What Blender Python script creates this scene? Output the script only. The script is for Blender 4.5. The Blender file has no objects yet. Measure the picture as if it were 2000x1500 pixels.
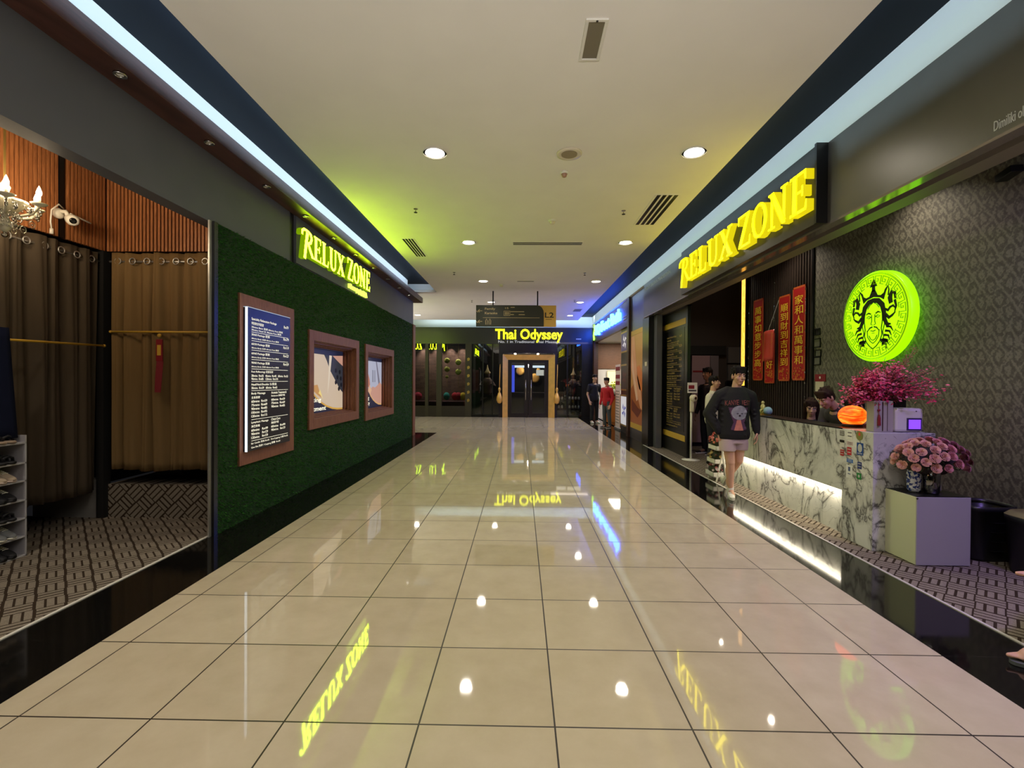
import bpy, bmesh, math, random
import numpy as np
from mathutils import Vector, Matrix
from mathutils.bvhtree import BVHTree
random.seed(7)
sc = bpy.context.scene
COL = sc.collection
PI = math.pi
# ------------------------------------------------------------ camera
FPX, YAW, PITCH, ROLL, EYE = 920.54, -0.0185582, -0.0075834, 0.0064929, 1.52056
_f = Vector((math.sin(YAW)*math.cos(PITCH), math.cos(YAW)*math.cos(PITCH), math.sin(PITCH)))
_r0 = Vector((math.cos(YAW), -math.sin(YAW), 0)); _u0 = _r0.cross(_f)
_r = _r0*math.cos(ROLL) + _u0*math.sin(ROLL); _u = -_r0*math.sin(ROLL) + _u0*math.cos(ROLL)
cd = bpy.data.cameras.new('camera'); cam = bpy.data.objects.new('camera', cd); COL.objects.link(cam)
cd.sensor_width = 36; cd.lens = FPX/2000*36; cd.clip_start = 0.05; cd.clip_end = 200
M4 = Matrix(((_r.x, _u.x, -_f.x, 0), (_r.y, _u.y, -_f.y, 0), (_r.z, _u.z, -_f.z, EYE), (0, 0, 0, 1)))
cam.matrix_world = M4
sc.camera = cam
CAM = Vector((0, 0, EYE))
def P(ax, val, px, py):
    """point of the plane ax=val that the photograph shows at px,py"""
    d = _r*((px-1000)/FPX) - _u*((py-750)/FPX) + _f
    i = 'xyz'.index(ax)
    return CAM + d*((val-CAM[i])/d[i])
# ------------------------------------------------------------ world, exposure
w = bpy.data.worlds.new('world'); sc.world = w; w.use_nodes = True
w.node_tree.nodes['Background'].inputs[0].default_value = (0.02, 0.02, 0.022, 1)
w.node_tree.nodes['Background'].inputs[1].default_value = 0.3
sc.view_settings.view_transform = 'Standard'; sc.view_settings.look = 'None'
sc.view_settings.exposure = 0.16; sc.view_settings.gamma = 1.0
sc.cycles.max_bounces = 8; sc.cycles.diffuse_bounces = 4; sc.cycles.glossy_bounces = 4
sc.cycles.transparent_max_bounces = 12; sc.cycles.transmission_bounces = 4
sc.cycles.sample_clamp_indirect = 6.0; sc.cycles.caustics_reflective = False; sc.cycles.caustics_refractive = False
sc.cycles.use_denoising = True
# light strengths
L_DOWN = 19.5; L_COVE_R = 2.5; L_COVE_L = 6.0; L_COVE_F = 4.0; L_FILL = 120
S_LIME = 29.0; S_YEL = 3.0; S_CYAN = 26.0
# ------------------------------------------------------------ helpers
def tag(o, label=None, cat=None, group=None, kind=None):
    if label: o['label'] = label
    if cat: o['category'] = cat
    if group: o['group'] = group
    if kind: o['kind'] = kind
    return o
def thing(name, label, cat, loc=(0, 0, 0), group=None):
    o = bpy.data.objects.new(name, None); COL.objects.link(o)
    o.empty_display_size = 0.1; o.location = loc
    return tag(o, label, cat, group)
def wloc(o):
    v = Vector((0, 0, 0))
    while o is not None:
        v += o.location; o = o.parent
    return v
def copy_tree(o, parent=None, label=None, loc=None, rz=None):
    c = o.copy(); COL.objects.link(c); c.parent = parent
    if label: c['label'] = label
    if loc is not None: c.location = loc
    if rz is not None: c.rotation_euler = (0, 0, rz)
    for ch in o.children: copy_tree(ch, c)
    return c
_tc = {}
def text_geo(body, bold=0.0):
    if (body, bold) in _tc: return _tc[(body, bold)]
    c = bpy.data.curves.new('t', 'FONT'); c.body = body; c.resolution_u = 3; c.offset = bold
    o = bpy.data.objects.new('t', c); COL.objects.link(o)
    dg = bpy.context.evaluated_depsgraph_get(); dg.update()
    m = bpy.data.meshes.new_from_object(o.evaluated_get(dg))
    V = [(v.co.x, v.co.y) for v in m.vertices]; F = [tuple(p.vertices) for p in m.polygons]
    bpy.data.objects.remove(o); bpy.data.curves.remove(c); bpy.data.meshes.remove(m)
    if not V: V = [(0, 0), (1, 0), (1, 1)]; F = [(0, 1, 2)]
    a = np.array(V)
    # merge by rounding so boundaries are found
    key = {}; idx = []; U = []
    for p in V:
        k = (round(p[0], 5), round(p[1], 5))
        if k not in key: key[k] = len(U); U.append(p)
        idx.append(key[k])
    F2 = []
    for f in F:
        g = [idx[i] for i in f]
        h = [g[i] for i in range(len(g)) if g[i] != g[i-1]]
        if len(set(h)) >= 3: F2.append(h)
    cnt = {}
    for f in F2:
        for i in range(len(f)):
            e = (f[i], f[(i+1) % len(f)]); cnt[e] = cnt.get(e, 0)+1
    bd = [e for e in cnt if (e[1], e[0]) not in cnt]
    a = np.array(U)
    _tc[(body, bold)] = (U, F2, bd, a.min(0), a.max(0))
    return _tc[(body, bold)]
class MB:
    def __init__(s): s.v = []; s.f = []; s.m = []; s.mi = 0
    def add(s, V, F):
        b = len(s.v); s.v.extend([tuple(p) for p in V])
        for f in F: s.f.append(tuple(i+b for i in f)); s.m.append(s.mi)
        return s
    def box(s, x0, x1, y0, y1, z0, z1):
        if x0 > x1: x0, x1 = x1, x0
        if y0 > y1: y0, y1 = y1, y0
        if z0 > z1: z0, z1 = z1, z0
        return s.add([(x0,y0,z0),(x1,y0,z0),(x1,y1,z0),(x0,y1,z0),(x0,y0,z1),(x1,y0,z1),(x1,y1,z1),(x0,y1,z1)],
                     [(0,3,2,1),(4,5,6,7),(0,1,5,4),(1,2,6,5),(2,3,7,6),(3,0,4,7)])
    def obox(s, c, X, Y, Z):
        c = Vector(c); X = Vector(X); Y = Vector(Y); Z = Vector(Z); V = []
        for k in (-1, 1):
            for a, b in ((-1,-1),(1,-1),(1,1),(-1,1)): V.append(c + X*a + Y*b + Z*k)
        return s.add(V, [(0,3,2,1),(4,5,6,7),(0,1,5,4),(1,2,6,5),(2,3,7,6),(3,0,4,7)])
    def quad(s, a, b, c, d): return s.add([a,b,c,d], [(0,1,2,3)])
    def prism(s, pts, o, r, u, d, sides=True):
        """2D outline pts in the plane o,r,u pushed d along r x u"""
        o = Vector(o); r = Vector(r); u = Vector(u); n = r.cross(u).normalized()*d; k = len(pts)
        V = [o+r*p[0]+u*p[1] for p in pts] + [o+r*p[0]+u*p[1]+n for p in pts]
        F = [tuple(range(k, 2*k)), tuple(range(k-1, -1, -1))]
        F += [(i, (i+1) % k, k+(i+1) % k, k+i) for i in range(k)]
        return s.add(V, F)
    def tube(s, path, r, n=8, caps=True):
        path = [Vector(p) for p in path]; rr = r if isinstance(r, (list, tuple)) else [r]*len(path)
        V = []; F = []; up = None
        for i, p in enumerate(path):
            t = (path[min(i+1, len(path)-1)]-path[max(i-1, 0)]).normalized()
            if up is None: up = Vector((0,0,1)) if abs(t.z) < .9 else Vector((1,0,0))
            a = t.cross(up).normalized(); b = a.cross(t).normalized(); up = b
            for k in range(n):
                q = 2*PI*k/n; V.append(p + a*math.cos(q)*rr[i] + b*math.sin(q)*rr[i])
        for i in range(len(path)-1):
            for k in range(n): F.append((i*n+k, i*n+(k+1) % n, (i+1)*n+(k+1) % n, (i+1)*n+k))
        if caps: F += [tuple(range(n-1, -1, -1)), tuple(range((len(path)-1)*n, len(path)*n))]
        return s.add(V, F)
    def lathe(s, prof, c, n=20, ax=None, caps=True):
        c = Vector(c); V = []; F = []
        A = Vector(ax).normalized() if ax is not None else Vector((0,0,1))
        X = A.cross(Vector((0,1,0)) if abs(A.y) < .9 else Vector((1,0,0))).normalized(); Y = A.cross(X)
        for (r, z) in prof:
            for k in range(n):
                q = 2*PI*k/n; V.append(c + X*(r*math.cos(q)) + Y*(r*math.sin(q)) + A*z)
        for i in range(len(prof)-1):
            for k in range(n): F.append((i*n+k, i*n+(k+1) % n, (i+1)*n+(k+1) % n, (i+1)*n+k))
        if caps: F += [tuple(range(n-1, -1, -1)), tuple(range((len(prof)-1)*n, len(prof)*n))]
        return s.add(V, F)
    def ball(s, c, R, nu=14, nv=10, M=None):
        if not isinstance(R, (tuple, list)): R = (R, R, R)
        c = Vector(c); V = []; F = []
        for j in range(1, nv):
            t = PI*j/nv
            for i in range(nu):
                q = 2*PI*i/nu; p = Vector((R[0]*math.sin(t)*math.cos(q), R[1]*math.sin(t)*math.sin(q), R[2]*math.cos(t)))
                if M: p = M @ p
                V.append(c+p)
        tp = Vector((0,0,R[2])); bt = Vector((0,0,-R[2]))
        if M: tp = M @ tp; bt = M @ bt
        V += [c+tp, c+bt]; T = len(V)-2; B = T+1
        for i in range(nu):
            F.append((T, i, (i+1) % nu)); F.append((B, (nv-2)*nu+(i+1) % nu, (nv-2)*nu+i))
        for j in range(nv-2):
            for i in range(nu): F.append((j*nu+i, (j+1)*nu+i, (j+1)*nu+(i+1) % nu, j*nu+(i+1) % nu))
        return s.add(V, F)
    def stroke(s, pts, wd, o, r, u, sx, sy, d, closed=False, side_mi=None):
        """a letter stroke of given widths as a raised block"""
        o = Vector(o); r = Vector(r); u = Vector(u); n = r.cross(u).normalized()*d
        k = len(pts); wd = wd if isinstance(wd, (list, tuple)) else [wd]*k
        L = []; R = []
        for i in range(k):
            a = pts[i-1] if (i > 0 or closed) else pts[i]; b = pts[(i+1) % k] if (i < k-1 or closed) else pts[i]
            t = Vector((b[0]-a[0], b[1]-a[1])); t.normalize(); q = Vector((-t.y, t.x))*wd[i]/2
            L.append((pts[i][0]+q.x, pts[i][1]+q.y)); R.append((pts[i][0]-q.x, pts[i][1]-q.y))
        w3 = lambda p: o + r*(p[0]*sx) + u*(p[1]*sy)
        V = [w3(p) for p in L]+[w3(p) for p in R]; V += [p+n for p in V]
        m = k if closed else k-1; Ff = []; Fs = []
        for i in range(m):
            j = (i+1) % k
            Ff.append((2*k+i, 3*k+i, 3*k+j, 2*k+j)); Fs.append((i, 2*k+i, 2*k+j, j)); Fs.append((k+i, k+j, 3*k+j, 3*k+i))
        if not closed: Fs += [(0, k, 3*k, 2*k), (k-1, 3*k-1, 4*k-1, 2*k-1)]
        s.add(V, Ff)
        if side_mi is not None: s.mi, old = side_mi, s.mi
        b = len(s.v)-len(V)
        for f in Fs: s.f.append(tuple(i+b for i in f)); s.m.append(s.mi)
        if side_mi is not None: s.mi = old
        return s
    def text(s, body, o, r, u, w=None, h=None, d=0.0, conf=None, bold=0.0):
        U, F, bd, mn, mx = text_geo(body, bold); W = mx[0]-mn[0]; H = mx[1]-mn[1]
        if w is None: w = W*h/H
        if h is None: h = H*w/W
        o = Vector(o); r = Vector(r).normalized(); u = Vector(u).normalized(); n = r.cross(u).normalized()*d
        V = [o + r*((p[0]-mn[0])/W*w) + u*((p[1]-mn[1])/H*h) for p in U]; k = len(V)
        if conf: V = [conf(p) for p in V]
        if d <= 0: return s.add(V, F)
        V = V + [p+n for p in V]
        return s.add(V, [tuple(i+k for i in f) for f in F] + [(a, b, b+k, a+k) for a, b in bd])
    def build(s, name, mat, parent=None, smooth=False, label=None, bev=0.0, local=False):
        me = bpy.data.meshes.new(name); o = bpy.data.objects.new(name, me); COL.objects.link(o)
        V = np.array([tuple(p) for p in s.v], dtype=np.float64)
        if parent is not None:
            o.parent = parent
            org = np.array((V.min(0)+V.max(0))/2)
            base = np.zeros(3) if local else np.array(wloc(parent))
            o.location = Vector(org-base)
        else:
            org = (V.min(0)+V.max(0))/2; org[2] = V[:, 2].min(); o.location = Vector(org)
        me.from_pydata((V-org).tolist(), [], s.f)
        mats = mat if isinstance(mat, (list, tuple)) else [mat]
        for m in mats: me.materials.append(m)
        if len(mats) > 1:
            me.polygons.foreach_set('material_index', s.m)
        if smooth:
            me.polygons.foreach_set('use_smooth', [True]*len(me.polygons))
        me.update()
        if bev > 0:
            b = o.modifiers.new('bevel', 'BEVEL'); b.width = bev; b.segments = 2; b.limit_method = 'ANGLE'; b.angle_limit = math.radians(40)
        if label: o['label'] = label
        return o
def struct(o): o['kind'] = 'structure'; return o
# ------------------------------------------------------------ materials
def S(r, g, b):
    f = lambda c: (c/255/12.92 if c/255 <= .04045 else ((c/255+.055)/1.055)**2.4)
    return (f(r), f(g), f(b), 1)
class NT:
    def __init__(s, name):
        s.m = bpy.data.materials.new(name); s.m.use_nodes = True; s.t = s.m.node_tree; s.n = s.t.nodes
        s.b = s.n['Principled BSDF']; s.out = s.n['Material Output']
    def node(s, typ, **k):
        n = s.n.new(typ)
        for a, v in k.items(): setattr(n, a, v)
        return n
    def link(s, a, b): s.t.links.new(a, b)
    def math(s, op, a, b=None, c=None):
        n = s.n.new('ShaderNodeMath'); n.operation = op
        for i, x in enumerate((a, b, c)):
            if x is None: continue
            if isinstance(x, (int, float)): n.inputs[i].default_value = x
            else: s.link(x, n.inputs[i])
        return n.outputs[0]
    def obj(s):
        c = s.node('ShaderNodeTexCoord'); return c.outputs['Object']
    def xyz(s, v=None):
        n = s.node('ShaderNodeSeparateXYZ'); s.link(v or s.world(), n.inputs[0]); return n.outputs
    def world(s):
        g = s.node('ShaderNodeNewGeometry'); return g.outputs['Position']
    def mapping(s, v, scale=(1,1,1), loc=(0,0,0), rot=(0,0,0)):
        n = s.node('ShaderNodeMapping'); s.link(v, n.inputs[0])
        n.inputs['Scale'].default_value = scale; n.inputs['Location'].default_value = loc; n.inputs['Rotation'].default_value = rot
        return n.outputs[0]
    def noise(s, v, scale, detail=3, rough=.5, dist=0.0):
        n = s.node('ShaderNodeTexNoise'); s.link(v, n.inputs['Vector']); n.inputs['Scale'].default_value = scale
        n.inputs['Detail'].default_value = detail; n.inputs['Roughness'].default_value = rough; n.inputs['Distortion'].default_value = dist
        return n.outputs['Fac']
    def ramp(s, f, stops):
        n = s.node('ShaderNodeValToRGB'); s.link(f, n.inputs[0]); e = n.color_ramp.elements
        while len(e) < len(stops): e.new(.5)
        for i, (p, c) in enumerate(stops): e[i].position = p; e[i].color = c if len(c) == 4 else (*c, 1)
        return n.outputs[0]
    def mix(s, f, a, b):
        n = s.node('ShaderNodeMix', data_type='RGBA')
        for i, x in ((0, f), (6, a), (7, b)):
            if hasattr(x, 'is_linked') or hasattr(x, 'node'): s.link(x, n.inputs[i])
            elif i == 0: n.inputs[0].default_value = x
            else: n.inputs[i].default_value = x
        return n.outputs[2]
    def col(s, x):
        if hasattr(x, 'node'): s.link(x, s.b.inputs['Base Color'])
        else: s.b.inputs['Base Color'].default_value = x
        return s
    def set(s, rough=None, metal=None, spec=None, coat=None):
        if rough is not None:
            if hasattr(rough, 'node'): s.link(rough, s.b.inputs['Roughness'])
            else: s.b.inputs['Roughness'].default_value = rough
        if metal is not None: s.b.inputs['Metallic'].default_value = metal
        if spec is not None: s.b.inputs['Specular IOR Level'].default_value = spec
        if coat is not None: s.b.inputs['Coat Weight'].default_value = coat
        return s
    def bump(s, h, strength=.3, dist=.01):
        n = s.node('ShaderNodeBump'); n.inputs['Strength'].default_value = strength; n.inputs['Distance'].default_value = dist
        s.link(h, n.inputs['Height']); s.link(n.outputs[0], s.b.inputs['Normal']); return s
def mat(name, c, rough=.5, metal=0., spec=.5, noise=None, bump=None):
    n = NT(name); n.set(rough, metal, spec)
    if noise:
        f = n.noise(n.obj(), noise[0], 4)
        k = noise[1]; a = tuple(min(1, x*(1-k)) for x in c[:3])+(1,); b = tuple(min(1, x*(1+k)) for x in c[:3])+(1,)
        n.col(n.ramp(f, [(.3, a), (.7, b)]))
    else: n.col(c)
    if bump: n.bump(n.noise(n.obj(), bump[0], 4), bump[1], .004)
    return n.m
def emit(name, c, s, base=(0,0,0,1)):
    n = NT(name); n.col(base); n.b.inputs['Emission Color'].default_value = c if len(c) == 4 else (*c, 1)
    n.b.inputs['Emission Strength'].default_value = s; n.set(.4); return n.m
def wood(name, dark, light, scale=(1, 1, 1), rough=.4, axis='x'):
    n = NT(name); v = n.mapping(n.obj(), scale=scale)
    f = n.noise(v, 6, 5, .6, 1.5); n.col(n.ramp(f, [(.3, dark), (.7, light)])).set(rough)
    return n.m
def mirrorless(n, f): return f
# floor tiles: 0.6 m beige polished tiles with dark joints
def tile_mat():
    n = NT('polished_beige_tile'); x, y, z = n.xyz()
    def joint(c, off):
        t = n.math('FRACT', n.math('DIVIDE', n.math('SUBTRACT', c, off-60), .6))
        d = n.math('MINIMUM', t, n.math('SUBTRACT', 1, t)); return n.math('LESS_THAN', d, .0065)
    j = n.math('MAXIMUM', joint(x, .16), joint(y, 2.061))
    cid = n.math('ADD', n.math('FLOOR', n.math('DIVIDE', n.math('SUBTRACT', x, .16), .6)), n.math('MULTIPLY', n.math('FLOOR', n.math('DIVIDE', n.math('SUBTRACT', y, 2.061), .6)), 7.3))
    wn = n.node('ShaderNodeTexWhiteNoise', noise_dimensions='1D'); n.link(cid, wn.inputs['W'])
    f = n.noise(n.world(), 5, 6, .6)
    f2 = n.math('ADD', n.math('MULTIPLY', f, .8), n.math('MULTIPLY', wn.outputs[0], .2))
    c = n.ramp(f2, [(.25, S(192, 178, 152)), (.75, S(210, 197, 172))])
    n.col(n.mix(j, c, S(38, 28, 18)))
    r = n.math('ADD', n.math('MULTIPLY', n.noise(n.world(), 3, 3), .03), .022)
    n.set(n.math('ADD', r, n.math('MULTIPLY', j, .4)))
    n.b.inputs['IOR'].default_value = 1.6
    return n.m
def granite_mat():
    n = NT('black_granite'); x, y, z = n.xyz()
    t = n.math('FRACT', n.math('DIVIDE', n.math('SUBTRACT', y, 2.061-60), .6)); d = n.math('MINIMUM', t, n.math('SUBTRACT', 1, t))
    j = n.math('LESS_THAN', d, .003)
    c = n.ramp(n.noise(n.world(), 60, 4), [(.4, S(14, 13, 12)), (.8, S(30, 28, 26))])
    n.col(n.mix(j, c, S(44, 42, 38))).set(.07); return n.m
def carpet_mat(name='basketweave_carpet', rot=PI/4, upright=False):
    """square cells of three bars, every other cell turned by a quarter"""
    n = NT(name); v = n.mapping(n.world(), rot=(0, rot, 0) if upright else (0, 0, rot)); x, y, z = n.xyz(v); s = .152; y = z if upright else y
    u = n.math('DIVIDE', n.math('ADD', x, 60), s); w_ = n.math('DIVIDE', n.math('ADD', y, 60), s)
    par = n.math('MODULO', n.math('ADD', n.math('FLOOR', u), n.math('FLOOR', w_)), 2)
    fu = n.math('FRACT', u); fw = n.math('FRACT', w_)
    def bars(a, b, duty, we):
        q = n.math('ABSOLUTE', n.math('SUBTRACT', n.math('FRACT', n.math('MULTIPLY', a, 3)), .5)); e = n.math('ABSOLUTE', n.math('SUBTRACT', b, .5))
        return n.math('MULTIPLY', n.math('LESS_THAN', q, duty), n.math('LESS_THAN', e, we))
    A = bars(fu, fw, .34, .43); B = bars(fw, fu, .37, .49)
    f = n.math('ADD', n.math('MULTIPLY', A, n.math('SUBTRACT', 1, par)), n.math('MULTIPLY', B, par)); nz = n.noise(n.world(), 160, 3, .7)
    hi = n.ramp(nz, [(.3, S(120, 110, 98)), (.7, S(152, 142, 128))]); lo = n.ramp(nz, [(.3, S(48, 38, 30)), (.7, S(64, 52, 42))])
    n.col(n.mix(f, lo, hi)).set(.95, spec=.1); n.bump(n.math('ADD', nz, f), .5, .004); return n.m
def wallpaper_mat():
    n = NT('damask_wallpaper'); x, y, z = n.xyz()
    nz = n.noise(n.world(), 18, 3, .6); 
    yy = n.math('ADD', y, n.math('MULTIPLY', nz, .09)); zz = n.math('ADD', z, n.math('MULTIPLY', nz, .10))
    a = n.math('COSINE', n.math('MULTIPLY', yy, 2*PI/.17)); b = n.math('COSINE', n.math('MULTIPLY', zz, 2*PI/.26))
    ab = n.math('ADD', a, b)
    c = n.math('MULTIPLY', n.math('COSINE', n.math('MULTIPLY', ab, 3.4)), .35)
    d = n.math('MULTIPLY', n.math('SINE', n.math('MULTIPLY', n.math('ADD', yy, n.math('MULTIPLY', b, .02)), 2*PI/.043)), n.math('SINE', n.math('MULTIPLY', zz, 2*PI/.052)))
    s = n.math('ADD', n.math('ADD', c, n.math('MULTIPLY', d, .25)), n.math('MULTIPLY', n.math('SUBTRACT', n.noise(n.world(), 55, 3, .7), .5), 1.6))
    s = n.math('ADD', n.math('MULTIPLY', s, .5), .5)
    n.col(n.ramp(s, [(.25, S(78, 74, 66)), (.5, S(94, 90, 80)), (.68, S(122, 118, 104))])).set(.6); return n.m
def marble_mat():
    n = NT('white_marble'); v = n.mapping(n.world(), scale=(1, 1, .8), rot=(.5, .3, 0))
    a = n.math('ABSOLUTE', n.math('SUBTRACT', n.noise(v, 1.7, 6, .55, 1.3), .5))
    b = n.math('ABSOLUTE', n.math('SUBTRACT', n.noise(v, 3.6, 4, .5, 2.0), .52))
    va = n.ramp(a, [(0, (1,1,1)), (.022, (.25,.25,.25)), (.07, (0,0,0))]); vb = n.ramp(b, [(0, (.5,.5,.5)), (.012, (0,0,0))])
    m = n.math('MINIMUM', n.math('ADD', va, vb), 1)
    base = n.ramp(n.noise(v, 2.5, 4), [(.35, S(196, 198, 192)), (.65, S(226, 226, 220))])
    n.col(n.mix(m, base, S(96, 94, 92))).set(.22); return n.m
MAT = {}
MAT['tile'] = tile_mat(); MAT['granite'] = granite_mat(); MAT['carpet'] = carpet_mat(); MAT['carpet_diag'] = carpet_mat('riser_carpet', PI/4, True)
MAT['wallpaper'] = wallpaper_mat(); MAT['marble'] = marble_mat()
MAT['ceiling'] = mat('ceiling_paint', S(238, 234, 228), .85, noise=(2, .02))
MAT['plenum'] = mat('dark_blue_grey_paint', S(26, 32, 40), .6, spec=.1)
MAT['white'] = mat('white_paint', S(222, 226, 224), .7)
MAT['fascia_l'] = mat('charcoal_panel', S(86, 88, 96), .5, noise=(2, .06))
MAT['fascia_r'] = mat('bronze_grey_panel', S(96, 92, 87), .34, metal=.35, noise=(2.5, .08))
MAT['fascia_dark'] = mat('dark_sign_board', S(46, 44, 42), .3, noise=(3, .05))
MAT['black'] = mat('black_satin', S(16, 16, 17), .3)
MAT['blackmat'] = mat('matte_black', S(14, 13, 13), .8)
MAT['darkgloss'] = mat('black_gloss', S(12, 12, 14), .08)
MAT['steel'] = mat('brushed_steel', S(180, 178, 172), .25, metal=1)
MAT['alum'] = mat('pale_aluminium', S(200, 200, 198), .35, metal=.8)
MAT['soffit'] = mat('polished_soffit_metal', S(150, 140, 135), .1, metal=.6)
MAT['soffit_b'] = mat('beige_soffit', S(120, 110, 100), .45)
MAT['whiteplastic'] = mat('white_plastic', S(225, 222, 212), .35)
MAT['cream'] = mat('cream_plastic', S(215, 205, 180), .4)
MAT['wood_canopy'] = wood('dark_red_wood', S(58, 34, 28), S(88, 54, 46), (1, .3, 3), .4)
MAT['wood_frame'] = wood('walnut_laminate', S(112, 66, 48), S(150, 98, 76), (8, 8, .8), .5)
MAT['wood_slat'] = wood('orange_timber_slats', S(140, 84, 46), S(190, 124, 76), (10, 10, .6), .5)
MAT['wood_dark'] = wood('dark_brown_wood', S(44, 26, 20), S(72, 44, 34), (1, 1, 3), .4)
MAT['gold'] = mat('brushed_gold', S(226, 176, 96), .42, metal=.45, noise=(6, .1))
MAT['goldpaint'] = mat('gold_paint', S(206, 166, 60), .45)
MAT['brass'] = mat('brass', S(190, 160, 90), .35, metal=.8)
MAT['turf_base'] = mat('turf_backing', S(16, 50, 14), .9, noise=(30, .3))
MAT['curtain_d'] = mat('dark_brown_curtain', S(78, 68, 56), .9, spec=.1, bump=(40, .2))
MAT['curtain_b'] = mat('brown_curtain', S(124, 100, 66), .85, spec=.1, bump=(40, .2))
MAT['navy'] = mat('navy_cloth', S(20, 24, 44), .9, spec=.1)
MAT['red'] = mat('festive_red', S(170, 18, 22), .6)
MAT['redp'] = mat('dark_red', S(130, 16, 30), .6)
MAT['redsheen'] = mat('red_satin_card', S(205, 70, 60), .3)
MAT['yellowprint'] = mat('gold_print', S(246, 208, 60), .45)
MAT['whiteprint'] = emit('white_print_lit', S(255, 250, 225), .9, S(240, 238, 220))
MAT['paleprint'] = mat('pale_grey_print', S(190, 190, 186), .6)
MAT['boxlavender'] = mat('white_cabinet_board', S(172, 168, 176), .5)  # white board with violet lamplight put into its colour
MAT['boxcream'] = mat('cream_cabinet_board', S(205, 208, 170), .5)  # same white board, the sign's yellow light put into the colour
MAT['skin'] = mat('skin', S(205, 160, 130), .55, noise=(20, .04))
MAT['hair'] = mat('black_hair', S(22, 17, 15), .75, spec=.2)
MAT['hairb'] = mat('brown_hair', S(48, 30, 22), .75, spec=.2)
MAT['milk'] = mat('milky_glass', S(235, 228, 200), .12, spec=.9)
def glass_mat(name, tint=(.75, .78, .78, 1), base=.06):
    n = NT(name); g = n.node('ShaderNodeBsdfGlossy'); g.inputs['Roughness'].default_value = .01
    t = n.node('ShaderNodeBsdfTransparent'); t.inputs[0].default_value = tint
    fr = n.node('ShaderNodeFresnel'); fr.inputs[0].default_value = 1.5
    f = n.math('MINIMUM', n.math('ADD', fr.outputs[0], base), 1)
    mx = n.node('ShaderNodeMixShader'); n.link(f, mx.inputs[0]); n.link(t.outputs[0], mx.inputs[1]); n.link(g.outputs[0], mx.inputs[2])
    n.link(mx.outputs[0], n.out.inputs[0]); return n.m
MAT['glass'] = glass_mat('tinted_glass'); MAT['crystal'] = glass_mat('crystal_glass', (.95, .95, .9, 1), .3)
LIME = (.42, 1.0, .004, 1)
MAT['lime'] = emit('lime_led_face', (.62, 1.0, .010, 1), S_LIME)
MAT['lime_small'] = emit('lime_small_lettering', (.70, 1.0, .10, 1), 1.6)
MAT['rack'] = mat('grey_white_shelf', S(168, 166, 172), .5)
MAT['lime_side'] = emit('lime_led_side', (.40, .72, .0, 1), .42)
MAT['yel'] = emit('yellow_led_face', (1.0, .84, .002, 1), 6.5)
MAT['yel_side'] = emit('yellow_led_side', (.8, .66, .004, 1), .9)
MAT['yel_line'] = emit('yellow_outline', (.42, .36, .0, 1), .8)
MAT['cyan'] = emit('blue_led_face', (.018, .10, 1.0, 1), S_CYAN)
MAT['disc'] = emit('lamp_disc', (1, .93, .82, 1), 14)
# ------------------------------------------------------------ lamps of the place (downlights, cove strips) and added ceiling fills
def area(name, loc, sx, sy, power, color, rot, parent=None, spread=PI):
    l = bpy.data.lights.new(name, 'AREA'); l.shape = 'RECTANGLE'; l.size = sx; l.size_y = sy; l.energy = power; l.color = color; l.spread = spread
    o = bpy.data.objects.new(name, l); COL.objects.link(o); o.rotation_euler = rot
    if parent: o.parent = parent; o.location = Vector(loc)-wloc(parent)
    else: o.location = loc
    return o
HC = 3.94
ROWS = [-1.55, 1.72, 5.02, 8.27, 11.49, 14.56, 17.5]
ordn = ['nearest behind the camera', 'just above the camera', 'first pair in view', 'second pair', 'third pair', 'fourth pair', 'farthest pair']
def downlight(x, y, label):
    t = thing('ceiling_downlight', label, 'ceiling light', (x, y, HC-.012), 'round downlights along the corridor ceiling')
    MB().lathe([(.125, 0), (.13, .006), (.125, .012), (.1, .012), (.1, .004), (.104, 0)], (x, y, HC-.012), 28, None, False).build('trim_ring', MAT['whiteplastic'], t, True)
    MB().lathe([(.06, 0), (.1, .006), (.1, .012)], (x, y, HC-.014), 28).build('lamp_lens', MAT['disc'], t)
    l = bpy.data.lights.new('downlight_beam', 'SPOT'); l.energy = L_DOWN*4; l.color = (1, .92, .8); l.spot_size = math.radians(160); l.spot_blend = 1; l.shadow_soft_size = .09
    o = bpy.data.objects.new('downlight_beam', l); COL.objects.link(o); o.parent = t; o.location = (0, 0, -.03)
for i, y in enumerate(ROWS):
    for x, sd in ((-.93, 'left'), (1.81, 'right')):
        downlight(x, y, 'round glowing downlight of the %s row in the white ceiling, %s' % (sd, ordn[i]))
downlight(-3.85, 17.5, 'small round downlight beyond the left shop corner, above the far side passage')
area('cove_strip_right', (2.215, 8.4, 4.065), 21, .03, L_COVE_R*21, (.6, .83, 1), (0, math.radians(-92), PI/2) , None)
area('cove_strip_left', (-2.275, 5.3, 4.065), 14.2, .03, L_COVE_L*14.2, (.6, .78, 1), (0, 0, 0), None)
area('cove_strip_far', (0, 18.84, 4.065), 8, .03, L_COVE_F*8, (.7, .93, 1), (0, 0, 0), None)
def aim(o, d, up=(0, 0, 1)):
    """area light facing d with its long side across up"""
    z = -Vector(d).normalized(); x = Vector(up).cross(z).normalized(); y = z.cross(x)
    o.rotation_euler = Matrix((x, y, z)).transposed().to_euler()
for nm, d in (('cove_strip_right', (1, 0, -.05)), ('cove_strip_left', (-1, 0, -.05)), ('cove_strip_far', (0, 1, -.05))): aim(bpy.data.objects[nm], d)
hl = area('rear_hall_uplight', (0, -3.3, 1.0), 4.2, 1.0, L_FILL, (1, .95, .9), (0, 0, 0), None, math.radians(84)); aim(hl, (0, 1, 1.0))  # added upward fill behind the camera, brightens the near ceiling
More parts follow.
